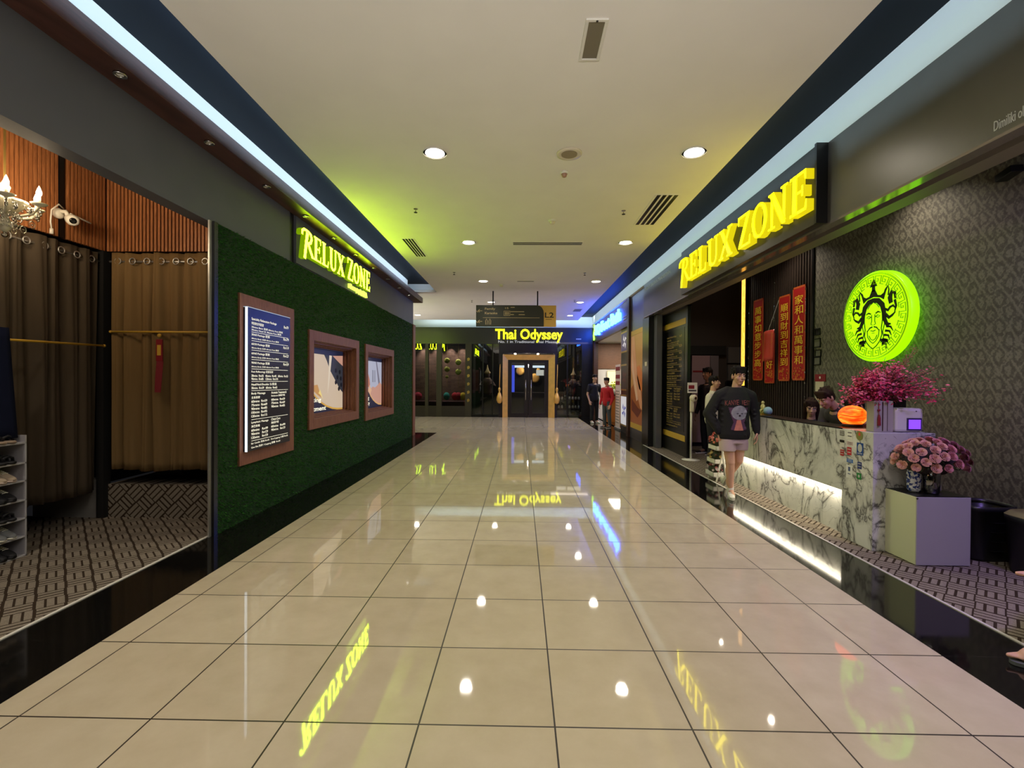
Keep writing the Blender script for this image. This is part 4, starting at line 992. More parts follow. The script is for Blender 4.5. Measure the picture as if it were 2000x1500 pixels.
# payment stickers
stk = [(1645, 846, .065, .05, S(120, 118, 112), 'grey card sticker, upper left on the counter pillar'), (1660, 849, .08, .085, S(228, 228, 220), 'white card sticker beside the round sticker on the pillar'),
       (1645, 866, .065, .07, S(210, 208, 200), 'white and black sticker, middle left on the pillar'), (1645, 884, .055, .06, S(170, 30, 40), 'small white sticker with dark red base, lower left on the pillar'),
       (1660, 866, .085, .035, S(200, 180, 180), 'narrow pale pink sticker in the pillar middle column'), (1659, 881, .06, .075, S(190, 30, 50), 'crimson sticker left of the blue sticker'),
       (1680, 877, .085, .115, S(28, 74, 150), 'largest blue sticker with pale drawing on the pillar'), (1660, 900, .085, .035, S(50, 110, 190), 'narrow light blue sticker above the white notice'),
       (1659, 921, .085, .125, S(222, 224, 220), 'white notice sticker with small blue mark, lowest left'), (1679, 909, .055, .065, S(30, 50, 120), 'navy sticker above the green one'), (1678, 930, .06, .06, S(24, 130, 60), 'green sticker lowest on the pillar')]
def sticker(px, py, w_, h_, c, label, i):
    p = P('x', XP, px, py); t = thing('payment_sticker', label, 'sticker', (XP-.002, p.y, p.z-h_/2), 'payment stickers on the counter pillar'); X = XP-.001
    MB().box(X-.001, X, p.y-w_/2, p.y+w_/2, p.z-h_/2, p.z+h_/2).build('label_face', mat('sticker_%s' % i, c, .4), t)
    m = MB(); L = p+R_R*(-w_*.3); L.x = X-.0012; dk = sum(c[:3]) < .9
    if i == 2: m.box(X-.003, X-.001, p.y-w_/2, p.y+w_/2, p.z+.01, p.z+h_/2); mm = MAT['black']
    elif i in (6,):
        m.prism([(.028*math.cos(a*PI/8), .04*math.sin(a*PI/8)) for a in range(16)], (X-.0012, p.y, p.z+.008), R_R, U_, .001); m.box(X-.002, X-.001, p.y-w_*.35, p.y+w_*.35, p.z-.045, p.z-.038); mm = MAT['paleprint']
    elif i == 10: m.prism([(.012*math.cos(a*PI/8), .014*math.sin(a*PI/8)) for a in range(16)], (X-.0012, p.y, p.z), R_R, U_, .001); mm = MAT['paleprint']
    elif i == 8: m.box(X-.002, X-.001, p.y-.014, p.y+.014, p.z+.005, p.z+.045); m.box(X-.002, X-.001, p.y-.02, p.y+.02, p.z-.025, p.z-.018); mm = mat('steel_blue_print', S(60, 80, 130), .5)
    else:
        for q in range(2): m.box(X-.002, X-.001, p.y-w_*.34, p.y+w_*.34, p.z-h_*.22+q*h_*.4, p.z-h_*.12+q*h_*.4)
        mm = MAT['paleprint'] if dk else mat('dark_small_print', S(90, 86, 90), .5)
    m.build('print', mm, t)
for i, s_ in enumerate(stk): sticker(*s_, i)
p = P('x', XP, 1679, 851)
t = thing('payment_sticker', 'round olive sticker with a red flame shape, top right on the pillar', 'sticker', (XP-.002, p.y, p.z-.05), 'payment stickers on the counter pillar')
MB().lathe([(.045, 0), (.045, .001)], (XP-.001, p.y, p.z), 28, AX).build('label_face', mat('olive_sticker', S(130, 130, 70), .4), t)
MB().prism([(-.012, 0), (.014, 0), (.012, .02), (0, .036), (-.012, .02)], (XP-.0022, p.y, p.z), R_R, U_, .001).build('print', mat('flame_print', S(205, 80, 50), .5), t)
# things on the counter
t = thing('glowing_orb_lamp', 'glowing orange globe lamp with red streaks on the counter pillar', 'lamp', (3.37, 4.85, 1.075))
og = NT('orange_glow'); nv = og.noise(og.mapping(og.world(), scale=(1, 1, 4.2)), 5, 5, .6, 1.6)
og.link(og.ramp(nv, [(.38, (.75, .02, .0)), (.5, (1, .10, .005)), (.66, (1, .28, .03))]), og.b.inputs['Emission Color']); og.b.inputs['Emission Strength'].default_value = 2.2; og.col((.3, .05, .01, 1))
oc = P('x', 3.37, 1665, 812)
m = MB(); m.ball(oc, (.125, .125, .105), 28, 20); m.build('globe', og.m, t, True)
MB().lathe([(.09, 0), (.09, .025), (.075, .032)], (oc.x, oc.y, 1.075), 24).build('base', MAT['wood_dark'], t, True)
t = thing('planter_box', 'pale rectangular planter box with a red tassel holding the crimson spray', 'planter', (3.3, 4.45, 1.07))
MB().box(3.235, 3.41, 4.375, 4.47, 1.07, 1.355).build('box', mat('pale_grooved_box', S(172, 166, 152), .6, bump=(30, .3)), t, bev=.004)
MB().box(3.31, 3.318, 4.372, 4.376, 1.08, 1.345).build('groove', MAT['wood_dark'], t)
MB().box(3.355, 3.358, 4.372, 4.376, 1.08, 1.345).build('groove', MAT['wood_dark'], t)
m = MB(); m.tube([(3.275, 4.366, 1.23), (3.275, 4.364, 1.2), (3.275, 4.364, 1.13)], [.006, .012, .014], 8); m.tube([(3.275, 4.37, 1.34), (3.275, 4.366, 1.2)], .003, 5); m.ball((3.275, 4.368, 1.27), .012, 8, 6)
m.build('tassel', MAT['redp'], t)
t = thing('hand_dryer_device', 'white rounded counter device with a glowing violet screen', 'device', (3.56, 4.44, 1.07))
MB().box(3.43, 3.69, 4.38, 4.54, 1.07, 1.29).build('body', MAT['whiteplastic'], t, bev=.025)
vs = NT('violet_screen'); zz = vs.xyz()[2]
vs.b.inputs['Emission Color'].default_value = (.22, .06, .9, 1); vs.b.inputs['Emission Strength'].default_value = 1.3; vs.col((.02, .01, .05, 1))
MB().box(3.535, 3.67, 4.374, 4.382, 1.085, 1.2).build('bezel', mat('violet_bezel', S(60, 50, 90), .3), t, bev=.003)
MB().box(3.55, 3.655, 4.37, 4.375, 1.10, 1.185).build('screen', vs.m, t)
MB().ball((3.62, 4.378, 1.262), (.008, .003, .005), 8, 6).build('logo_mark', MAT['black'], t)
o = MB().box(3.42, 3.71, 4.6, 4.68, 1.075, 1.42).build('counter_monitor', MAT['black'], bev=.006); tag(o, 'black screen back standing behind the white violet-lit device', 'monitor')
t = thing('figurine', 'small cream seated figurine on the far end of the counter ledge', 'figurine', (3.3, 6.55, 1.075)); fc = P('x', 3.3, 1490, 795)
m = MB(); fy = fc.y; m.ball((3.3, fy, 1.12), (.04, .045, .045)); m.ball((3.3, fy, 1.18), (.028, .032, .045)); m.ball((3.3, fy, 1.24), (.02, .02, .025)); m.tube([(3.3, fy-.03, 1.2), (3.28, fy-.05, 1.16), (3.27, fy-.02, 1.12)], .01, 6)
m.build('body', mat('cream_ceramic', S(200, 190, 120), .4), t, True); MB().lathe([(.05, 0), (.05, .01)], (3.3, fy, 1.075), 18).build('base', MAT['gold'], t); t.location.y = fy
for ch_ in t.children: ch_.location.y -= fy-6.55
t = thing('crystal_ball', 'pale glassy ball on a stand beside the cream figurine', 'ornament', (3.31, 6.25, 1.075)); by = P('x', 3.31, 1500, 798).y
MB().ball((3.31, by, 1.135), .055, 20, 14).build('ball', mat('pale_blue_glass', S(150, 190, 205), .1), t, True); MB().lathe([(.04, 0), (.03, .02), (.036, .03)], (3.31, by, 1.075), 16).build('stand', MAT['brass'], t, True)
# crimson dried spray
sp = thing('flower_spray', 'wide crimson and pink dried flower spray above the counter', 'flowers', (3.35, 4.5, 1.3))
rs = random.Random(5); st = MB(); pk = [MB(), MB(), MB()]
for k in range(270):
    a = rs.uniform(0, 2*PI); el = rs.uniform(.12, 1.4); L_ = rs.uniform(.22, .42)*(1.2 if math.cos(a) > .2 else .9)
    if math.cos(a) > .45 and el < .7: L_ *= 1.35
    if el > .9: L_ *= .95
    d = Vector((math.cos(a)*math.cos(el), math.sin(a)*math.cos(el)*.5, math.sin(el)*1.0)); root = Vector((3.32+rs.uniform(-.07, .09), 4.46, 1.33))
    mid = root+d*L_*.5+Vector((0, 0, .03)); tip = root+d*L_+Vector((0, 0, -.05*math.cos(el)))
    st.tube([root, mid, tip], .0022, 4)
    ci = 0 if rs.random() < .5 else 1
    if d.x > .45: ci = rs.choice((0, 2, 2, 1))
    for q in range(26):
        f = rs.uniform(.35, 1); p = (mid.lerp(tip, (f-.5)*2) if f > .5 else root.lerp(mid, f*2))+Vector([rs.gauss(0, .016) for _ in range(3)]); s_ = rs.uniform(.005, .0115)
        A = Vector([rs.gauss(0, 1) for _ in range(3)]).normalized(); B = A.orthogonal().normalized()
        pk[ci].add([p-A*s_*1.7, p+B*s_, p+A*s_*1.7, p-B*s_], [(0, 1, 2, 3)])
st.build('stems', mat('brown_stem', S(84, 56, 44), .8), sp)
for m_, c, n_ in zip(pk, (S(200, 44, 82), S(228, 112, 130), S(150, 84, 70)), ('crimson_petals', 'pink_petals', 'brown_seed_heads')):
    o = m_.build(n_, mat(n_, c, .7), sp); o['kind'] = 'stuff'
for s0, s1 in (((3.42, 4.5, 1.35), (3.75, 4.55, 1.86)), ((3.4, 4.5, 1.35), (3.66, 4.5, 1.78))):
    m = MB(); a_, b_ = Vector(s0), Vector(s1)
    m.tube([a_, a_.lerp(b_, .5)+Vector((0, 0, .03)), b_], .003, 5)
    for q in range(110): 
        f = rs.uniform(.3, 1); m.ball(a_.lerp(b_, f)+Vector([rs.gauss(0, .018) for _ in range(3)])+Vector((0, 0, .03*math.sin(PI*f))), .0055, 5, 4)
    m.build('berry_twig', mat('dull_gold_berry', S(150, 110, 70), .6), sp)
# white display box and pots
t = thing('display_plinth', 'white low cabinet box with a black top in front of the counter end', 'cabinet', (3.5, 4.14, 0))
MB().box(3.285, 3.725, 3.955, 3.965, .01, .575).build('front_panel', MAT['boxlavender'], t, bev=.002)
MB().box(3.285, 3.295, 3.965, 4.33, .01, .575).build('side_panel', MAT['boxcream'], t, bev=.002)
MB().box(3.295, 3.715, 3.965, 4.28, .01, .57).build('carcass', MAT['boxcream'], t)
MB().box(3.715, 3.725, 3.965, 4.28, .01, .575).build('side_panel', MAT['boxcream'], t)
MB().box(3.29, 3.72, 3.962, 4.28, .575, .581).build('top', MAT['black'], t)
MB().ball((3.287, 3.955, .565), .008, 8, 6).build('corner_bolt', MAT['black'], t)
vz = .581
t = thing('glass_vase', 'clear patterned glass vase holding the pink roses', 'vase', (3.51, 4.08, vz))
MB().lathe([(.045, 0), (.055, .01), (.058, .1), (.065, .26), (.06, .26), (.05, .02)], (3.51, 4.08, vz), 24).build('glass', MAT['crystal'], t, True)
MB().lathe([(.04, 0), (.048, .1), (.04, .15)], (3.51, 4.08, vz+.012), 16).build('filler', mat('dried_filler', S(96, 50, 46), .8, noise=(60, .5)), t, True)
t = thing('patterned_vase', 'blue and white patterned small vase left of the glass vase', 'vase', (3.41, 4.14, vz))
pv = NT('blue_white_ceramic'); pv.col(pv.ramp(pv.noise(pv.world(), 45, 2), [(.45, S(40, 60, 130)), (.55, S(215, 218, 226))])).set(.2)
MB().lathe([(.04, 0), (.05, .02), (.052, .16), (.04, .2), (.044, .21)], (3.41, 4.14, vz), 22).build('body', pv.m, t, True)
MB().lathe([(.02, .2), (.05, .23), (.03, .27)], (3.41, 4.14, vz), 12).build('foliage_ball', mat('olive_moss', S(100, 96, 50), .9), t, True)
t = thing('white_vase', 'white fluted vase with dark leaves on the right of the roses', 'vase', (3.63, 4.17, vz))
MB().lathe([(.035, 0), (.03, .03), (.05, .14), (.095, .19), (.085, .19), (.04, .13)], (3.63, 4.17, vz), 22).build('body', MAT['whiteplastic'], t, True)
def rose(m, c, R, ax, seed):
    rs = random.Random(seed); A = Vector(ax).normalized(); X = A.orthogonal().normalized(); Y = A.cross(X); c = Vector(c)
    for ringi, (n_, r0, r1, h0, h1, w_) in enumerate(((3, .08, .20, .55, .82, .9), (4, .18, .38, .45, .80, .8), (5, .28, .58, .3, .74, .7), (6, .38, .80, .15, .62, .62), (7, .5, 1.0, .0, .45, .55))):
        for k in range(n_):
            a = 2*PI*k/n_+ringi*.7+rs.uniform(-.2, .2); V = []; F = []
            for j in range(4):
                v = j/3; rr = (r0+(r1-r0)*v**1.4)*R; hh = (h0-.4+(h1-h0+.4)*math.sin(v*PI*.55))*R
                for i in range(5):
                    u = (i/4-.5)*2*w_*(.5+.6*math.sin(PI*(.25+.6*v))); b = a+u*.9; q = rr*(1-.06*u*u)
                    V.append(c+X*(q*math.cos(b))+Y*(q*math.sin(b))+A*(hh-.10*R*u*u*v))
            for j in range(3):
                for i in range(4): s0 = j*5+i; F.append((s0, s0+1, s0+6, s0+5))
            m.add(V, F)
    m.ball(c+A*.15*R, .34*R, 8, 6)
bq = thing('rose_bouquet', 'full bouquet of pink and mauve artificial roses on the white box', 'flowers', (3.52, 4.12, .82))
pk = [mat('rose_peach', S(214, 158, 140), .6), mat('rose_pink', S(206, 134, 134), .6), mat('rose_mauve', S(168, 104, 118), .6), mat('rose_dark', S(118, 58, 64), .6)]
rs = random.Random(11); pts = []
tries = 0
while len(pts) < 58 and tries < 4000:
    tries += 1
    a = rs.uniform(0, 2*PI); b = rs.uniform(-.35, 1.3); p = Vector((3.535+.275*math.cos(a)*math.cos(b), 4.12+.17*math.sin(a)*math.cos(b), .86+.17*math.sin(b)))
    if all((p-q).length > .056 for q in pts): pts.append(p)
for k, p in enumerate(pts):
    d = (p-Vector((3.535, 4.14, .78))); ax = Vector((d.x*.8, d.y-.10, d.z+.03)); R_ = rs.uniform(.034, .044); m = MB(); rose(m, p, R_, ax, k)
    f = (p.x-3.26)/.55; ci = 0 if f < .35+.2*rs.random() else (1 if f < .55+.2*rs.random() else (2 if rs.random() < .6 else 3))
    m.build('rose', pk[ci], bq, True)
m = MB(); m.ball((3.53, 4.13, .85), (.22, .13, .13), 14, 10); m.build('foliage', mat('dark_leaf_mass', S(48, 40, 36), .8, noise=(50, .4)), bq, True)  # leaf ball coloured dark to stand for shade between the roses
m = MB(); 
for k in range(420):
    a = rs.uniform(0, 2*PI); b = rs.uniform(-.5, 1.3); d = Vector((math.cos(a)*math.cos(b), .6*math.sin(a)*math.cos(b), .65*math.sin(b))); p = Vector((3.53, 4.13, .85))+d*rs.uniform(.12, .29)
    A = (d+Vector([rs.gauss(0, .4) for _ in range(3)])).normalized(); B = A.orthogonal().normalized(); s_ = rs.uniform(.012, .026)
    m.add([p-A*s_, p+B*s_*.35, p+A*s_, p-B*s_*.35], [(0, 1, 2, 3)])
o = m.build('leaves', mat('dull_leaf', S(72, 84, 52), .7), bq); o['kind'] = 'stuff'
m = MB()
for k in range(9): m.tube([(3.51+rs.uniform(-.02, .02), 4.08, vz+.03), (3.52+rs.uniform(-.05, .05), 4.1, .84), (3.53+rs.uniform(-.15, .15), 4.12, .9)], .003, 4)
m.build('stems', mat('green_stem', S(60, 74, 40), .7), bq)
# bins
def bin_(x, y, w_, d_, h_, label, lid):
    t = thing('waste_bin', label, 'bin', (x, y, .003)); m = MB()
    prof = [(w_/2*math.copysign(abs(math.cos(a*PI/12))**.55, math.cos(a*PI/12)), d_/2*math.copysign(abs(math.sin(a*PI/12))**.55, math.sin(a*PI/12))) for a in range(24)]
    V = []; F = []
    for z, s_ in ((0, .86), (.02, .88), (h_*.9, 1.0), (h_*.91, 1.05), (h_, 1.05), (h_, .98), (h_*.95, .96)):
        V += [(x+p[0]*s_, y+p[1]*s_, .003+z) for p in prof]
    for j in range(6):
        for i in range(24): F.append((j*24+i, j*24+(i+1) % 24, (j+1)*24+(i+1) % 24, (j+1)*24+i))
    F.append(tuple(range(23, -1, -1))); m.add(V, F); m.build('body', mat('black_bin_plastic', S(26, 26, 30), .35), t, True)
    if lid: MB().add([(x+p[0]*1.06, y+p[1]*1.06, h_+.004) for p in prof]+[(x+p[0]*.9, y+p[1]*.9, h_+.035) for p in prof], [tuple(range(24, 48))]+[(i, (i+1) % 24, 24+(i+1) % 24, 24+i) for i in range(24)]).build('lid', mat('olive_lid', S(110, 100, 66), .5), t, True)
    else:
        for k in range(4): MB().lathe([(w_*.2, h_*.2+k*.08), (w_*.2, h_*.2+k*.08+.004)], (x, y-d_*.32, .003), 16).build('rib', MAT['black'], t)
    return t
bin_(4.05, 4.22, .40, .34, .47, 'black ribbed open bin right behind the white plinth box', False)
b2 = bin_(4.12, 3.78, .36, .34, .46, 'black bin with an olive lid and a small label, right edge', True)
MB().box(4.02, 4.11, 3.602, 3.61, .33, .40).build('label_plate', mat('faded_label', S(140, 140, 80), .5), b2)
MB().box(4.02, 4.1, 3.615, 3.62, .03, .045).build('pedal', MAT['steel'], b2)
# sanitiser stand
t = thing('sanitiser_stand', 'white pole stand with round dispenser and small sign near the shop door', 'stand', (3.31, 9.2, .003))
MB().lathe([(.17, 0), (.17, .006), (.02, .018)], (3.31, 9.2, .003), 28).build('base_plate', MAT['whiteplastic'], t, True)
MB().tube([(3.31, 9.2, .015), (3.31, 9.2, 1.0)], .02, 12).build('pole', MAT['whiteplastic'], t, True)
MB().lathe([(.055, -.05), (.07, -.03), (.07, .03), (.055, .05)], (3.34, 9.17, 1.2), 22, (.5, -1, 0)).build('dispenser_head', MAT['cream'], t, True)
MB().box(3.28, 3.35, 9.15, 9.22, .93, 1.17).build('dispenser_body', MAT['cream'], t, bev=.015)
MB().lathe([(.028, .051), (.028, .056)], (3.34, 9.17, 1.2), 16, (.5, -1, 0)).build('opening', MAT['wood_dark'], t)
MB().box(3.23, 3.42, 9.19, 9.2, 1.3, 1.5).build('sign_plate', MAT['whiteplastic'], t, bev=.004)
MB().box(3.25, 3.36, 9.187, 9.189, 1.38, 1.45).build('print', MAT['redp'], t)
MB().box(3.25, 3.40, 9.188, 9.189, 1.33, 1.36).build('print', mat('dark_print_bar', S(60, 50, 60), .6), t)
# ladder plant rack
t = thing('flower_ladder_stand', 'white folding three-tier flower ladder stand by the counter end', 'plant stand', (3.0, 7.35, .003))
for y in (7.2, 7.5):
    MB().tube([(3.14, y, .003), (3.04, y, .62)], .014, 4).build('leg', MAT['whiteplastic'], t); MB().tube([(2.98, y, .003), (3.09, y, .55)], .014, 4).build('leg', MAT['whiteplastic'], t)
for k, (z, x) in enumerate(((.07, 2.93), (.27, 2.95), (.47, 2.97))):
    m = MB(); m.box(x, x+.16, 7.2, 7.5, z, z+.01); m.box(x, x+.008, 7.2, 7.5, z, z+.07); m.box(x+.152, x+.16, 7.2, 7.5, z, z+.07); m.box(x, x+.16, 7.2, 7.208, z, z+.07); m.box(x, x+.16, 7.492, 7.5, z, z+.07)
    m.build('tray', MAT['whiteplastic'], t, bev=.002)
def clump(x, y, z, R, cols, label, seed):
    g = thing('flower_clump', label, 'flowers', (x, y, z-.05), 'artificial flowers on the ladder stand'); rs = random.Random(seed)
    for k in range(34):
        a = rs.uniform(0, 2*PI); b = rs.uniform(-.1, 1.4); p = Vector((x+R[0]*math.cos(a)*math.cos(b), y+R[1]*math.sin(a)*math.cos(b), z+R[2]*math.sin(b))); m = MB()
        rose(m, p, rs.uniform(.018, .026), p-Vector((x, y, z-.03)), k); m.build('bloom', rs.choice(cols), g, True)
    m = MB(); m.ball((x, y, z), (R[0]*.9, R[1]*.9, R[2]*.8), 12, 8); m.build('foliage', mat('dark_foliage', S(50, 56, 34), .8, noise=(60, .4)), g, True)
clump(3.05, 7.35, .60, (.10, .17, .13), [mat('coral_bloom', S(226, 120, 104), .6), mat('light_coral_bloom', S(238, 160, 140), .6)], 'coral pink flower clump on the top tier of the ladder stand', 1)
clump(3.03, 7.35, .37, (.09, .15, .10), [mat('cream_bloom', S(210, 186, 120), .6), mat('brown_bloom', S(110, 76, 50), .6)], 'cream and brown flower clump on the middle tier', 2)
clump(3.01, 7.35, .17, (.09, .15, .10), [mat('dusky_bloom', S(160, 84, 86), .6), mat('white_bloom', S(214, 200, 196), .6)], 'dusky red and white flower clump on the lowest tier', 3)
# glass menu panel by the entrance
t = thing('price_menu_sign', 'black door panel with gold menu writing and two gold bars, right shop', 'menu board', (3.3, 10.35, .003))
MB().box(3.29, 3.33, 9.38, 11.0, .003, 3.0).build('panel', MAT['fascia_dark'], t, bev=.003)
MB().box(3.284, 3.29, 9.48, 10.98, 2.68, 2.80).build('gold_bar', MAT['goldpaint'], t); MB().box(3.284, 3.29, 9.48, 10.98, .31, .43).build('gold_bar', MAT['goldpaint'], t)
MB().box(3.286, 3.29, 9.55, 10.9, .5, 2.62).build('inset', MAT['black'], t)
m = MB(); fill_menu(m, (3.2855, 10.75, .52), R_R, U_, 1.1, 2.12); m.build('writing', mat('gold_writing', S(200, 168, 96), .5), t)
m = MB(); m.box(3.26, 3.32, 9.3, 9.38, .003, 3.03); m.box(3.26, 3.35, 9.3, 11.0, 3.0, 3.03); struct(m.build('trim_16', MAT['black']))
struct(MB().box(3.08, 3.2, 10.76, 11.0, .003, 3.03).build('trim_17', mat('blue_grey_metal', S(120, 120, 128), .35, metal=.5)))
struct(MB().box(2.96, 3.3, 11.0, 11.55, 0, 3.03).build('wall_column_black', MAT['black']))
o = MB().box(2.952, 2.96, 11.12, 11.3, 1.88, 1.98).build('wall_switch_plate', MAT['cream'], bev=.002); tag(o, 'small pale plate on the black column by the entrance', 'wall plate')
struct(MB().box(3.0, 3.3, 11.35, 12.95, 0, 3.82).build('wall_column_metal', mat('brushed_blue_grey', S(100, 100, 112), .3, metal=.6)))
t = thing('wall_poster', 'tall warm orange massage poster with gold bars on the metal column', 'poster', (3.0, 12.2, .27))
MB().box(2.99, 3.0, 11.56, 12.86, .28, 2.86).build('print', mat('warm_poster_ground', S(206, 150, 84), .4), t)
def pshape(pts, c, k, nm='print_shape'): return MB().prism([((p[0])*1.3, p[1]*2.58) for p in pts], (2.99-.0015*k, 12.86, .28), R_R, U_, .001).build(nm, mat('poster_tone_%d_%d' % (k, int(c[0]*100)), c, .4), t)
pshape([(0, .05), (1, .05), (1, .45), (.5, .5), (0, .4)], S(170, 92, 40), 1)
pshape([(0, .94), (.3, .94), (.42, .72), (.55, .55), (.8, .42), (1, .2), (.8, .22), (.45, .4), (.2, .5), (0, .62)], S(226, 160, 120), 2)
pshape([(.12, .85), (.25, .6), (.5, .42), (.62, .3), (.5, .28), (.3, .42), (.1, .62)], S(236, 190, 160), 3)
pshape([(.5, .62), (.7, .64), (.95, .55), (1, .38), (.72, .4), (.55, .5)], S(216, 120, 50), 2)
pshape([(.1, .3), (.6, .22), (.9, .2), (.6, .12), (.1, .18)], S(110, 40, 22), 3)
MB().box(2.984, 2.99, 11.56, 12.86, 2.74, 2.86).build('gold_bar', MAT['goldpaint'], t); MB().box(2.984, 2.99, 11.56, 12.86, .28, .42).build('gold_bar', MAT['goldpaint'], t)
struct(MB().box(2.94, 3.12, 12.95, 13.17, 0, 3.9).build('trim_18', MAT['wood_dark']))
# foot massage shop next door
struct(MB().box(3.0, 3.1, 13.17, 19.5, 3.08, 3.82).build('wall_next_shop_fascia', wood('red_brown_panel', S(78, 58, 52), S(104, 80, 72), (1, .4, 2), .45)))
struct(MB().box(3.06, 3.2, 13.17, 14.45, 0, 3.08).build('wall_next_shop_front', MAT['fascia_dark']))
SQ = thing('illuminated_sign', 'blue glowing letter sign with a green leaf mark on the brown fascia next door', 'sign', (3.0, 17, 3.15))
MB().text('SQ Foot Bath', (2.995, 18.9, 3.26), R_R, U_, 4.75, .46, .06, bold=.012).build('lettering', MAT['cyan'], SQ)
m = MB(); m.stroke([(.2, 0), (.05, .3), (.2, .5), (.35, .75), (.2, 1)], [.2, .12, .2, .12, .05], (2.995, 19.4, 3.2), R_R, U_, .8, .6, .05); m.build('logo_mark', emit('green_logo', (.35, .9, .1, 1), 2), SQ)
MB().box(2.99, 2.997, 13.35, 14.0, 3.3, 3.33).build('small_print', MAT['paleprint'], SQ); MB().box(2.99, 2.997, 13.45, 14.0, 3.38, 3.41).build('small_print', MAT['paleprint'], SQ)
for z0, z1, c1, c2, lb in ((2.36, 2.98, S(58, 44, 96), S(220, 216, 226), 'top framed display with a pale pinwheel figure by the next shop'), (1.24, 2.02, S(44, 34, 34), S(80, 30, 30), 'middle dark framed display by the next shop'), (.2, 1.12, S(220, 220, 232), S(40, 50, 150), 'lowest pale display with blue and red figures by the next shop')):
    t = thing('display_case', lb, 'display', (3.05, 13.85, z0))
    MB().box(3.03, 3.06, 13.35, 14.35, z0, z1).build('frame', MAT['brass'], t, bev=.004); MB().box(3.024, 3.03, 13.41, 14.29, z0+.05, z1-.05).build('print', emit('display_%d' % int(z0*100), c1, .35, c1), t)
    m = MB()
    for q in range(4):
        a = q*PI/2+.4; m.prism([(0, 0), (.28*math.cos(a), .28*math.sin(a)*.8), (.2*math.cos(a+.7), .2*math.sin(a+.7)*.8)], (3.0235, 13.85, (z0+z1)/2), R_R, U_, .001)
    m.build('print_shape', emit('display_fig_%d' % int(z0*100), c2, .4, c2), t)
t = thing('roll_up_banner', 'narrow pale roll-up price banner beside the next shop entrance', 'banner', (3.08, 15.0, 0))
MB().box(3.06, 3.07, 14.58, 15.3, .06, 2.04).build('banner_sheet', mat('pale_banner', S(226, 206, 196), .5), t); MB().box(3.03, 3.12, 14.56, 15.32, 0, .06).build('base', MAT['alum'], t, bev=.004)
m = MB()
for z in (1.85, 1.6, 1.4): m.box(3.057, 3.06, 14.62, 15.26, z, z+.12)
m.build('red_print', MAT['redp'], t)
m = MB()
for k in range(12): m.box(3.058, 3.06, 14.7, 15.2, .2+k*.09, .225+k*.09)
m.build('text_lines', mat('grey_print', S(120, 110, 106), .6), t)
struct(MB().box(3.1, 6, 14.45, 19.5, -.1, 0).build('floor_next_shop', MAT['granite'])); struct(MB().box(3.1, 6, 13.2, 19.5, 3.1, 3.2).build('ceiling_next_shop', MAT['ceiling']))
struct(MB().box(6, 6.1, 13.2, 19.5, 0, 3.2).build('wall_next_shop_side', MAT['ceiling'])); struct(MB().box(2.95, 3.12, 19.1, 19.5, 0, 3.08).build('trim_19', MAT['wood_dark']))
struct(MB().box(3.1, 6, 19.35, 19.5, 0, 3.1).build('wall_next_shop_rear', MAT['ceiling']))
o = MB().box(3.12, 5, 19.3, 19.35, 2.02, 3.05).build('timber_blind', wood('brown_blind_boards', S(98, 66, 48), S(140, 98, 72), (1, 1, 14), .5)); tag(o, 'brown horizontal timber panel inside the shop next door', 'panel')
l = area('shop_ceiling_lamp', (4.0, 17.6, 3.05), 1.2, 1.2, 70, (1, .9, .75), (0, 0, 0))
t = thing('side_counter', 'orange-brown side counter inside the shop next door', 'counter', (3.5, 17.3, 0))
MB().box(3.2, 3.9, 17.6, 18.4, 0, .98).build('body', mat('orange_laminate', S(214, 128, 50), .4), t, bev=.004); MB().box(3.16, 3.94, 17.56, 18.44, .98, 1.02).build('top', MAT['black'], t)
t = thing('framed_picture', 'bright framed picture with yellow flowers inside the shop next door', 'picture', (3.75, 19.25, 1.3))
MB().box(3.5, 3.95, 19.28, 19.3, 1.35, 1.95).build('frame', MAT['cream'], t, bev=.004); MB().box(3.54, 3.91, 19.27, 19.28, 1.39, 1.91).build('print', emit('bright_print', S(236, 226, 170), .8, S(236, 226, 170)), t)
m = MB(); rs = random.Random(2)
for k in range(60): m.ball((3.6+rs.gauss(0, .1), 18.0+rs.gauss(0, .08), 1.22+abs(rs.gauss(0, .11))), rs.uniform(.02, .04), 6, 5)
t = thing('potted_flowers', 'yellow-green flower arrangement on the side counter next door', 'flowers', (3.6, 18, 1.02)); m.build('blooms', mat('yellow_green_bloom', S(190, 200, 60), .6), t, True); MB().lathe([(.05, 0), (.08, .16)], (3.6, 18, 1.02), 12).build('pot', MAT['whiteplastic'], t, True)
# ------------------------------------------------------------ hanging direction sign
sx0 = P('y', 12.75, 930, 596); sx1 = P('y', 12.75, 1086, 638); xa, xb = sx0.x, sx1.x; za, zb = sx1.z, sx0.z; xm = P('y', 12.75, 1062, 620).x
t = thing('hanging_direction_sign', 'black hanging wayfinding sign with a gold end panel under the far ceiling', 'sign', ((xa+xb)/2, 12.8, za))
W_ = xm-xa; Hs = zb-za
MB().prism([(0, 0), (W_, 0), (W_, Hs*.62), (W_*.995, Hs*.75), (W_*.97, Hs*.9), (W_*.94, Hs*.97), (W_*.90, Hs), (0, Hs)], (xa, 12.75, za), R_F, U_, .015).build('black_panel', mat('sign_black', S(44, 42, 38), .4), t)
MB().box(xa+W_*.5, xb, 12.752, 12.83, za, zb).build('gold_panel', mat('gold_sign_panel', S(222, 172, 88), .5), t)
MB().box(xa, xa+W_*.5, 12.752, 12.83, za, zb).build('housing', MAT['black'], t)
gp = mat('beige_print', S(206, 180, 140), .5); k_ = Hs/.53
def ST(s_, x, y, w_, h_, mm=gp): MB().text(s_, (xa+x*W_, 12.733, za+y*Hs), R_F, U_, w_*W_, h_*Hs, 0, bold=.018).build('lettering', mm, t)
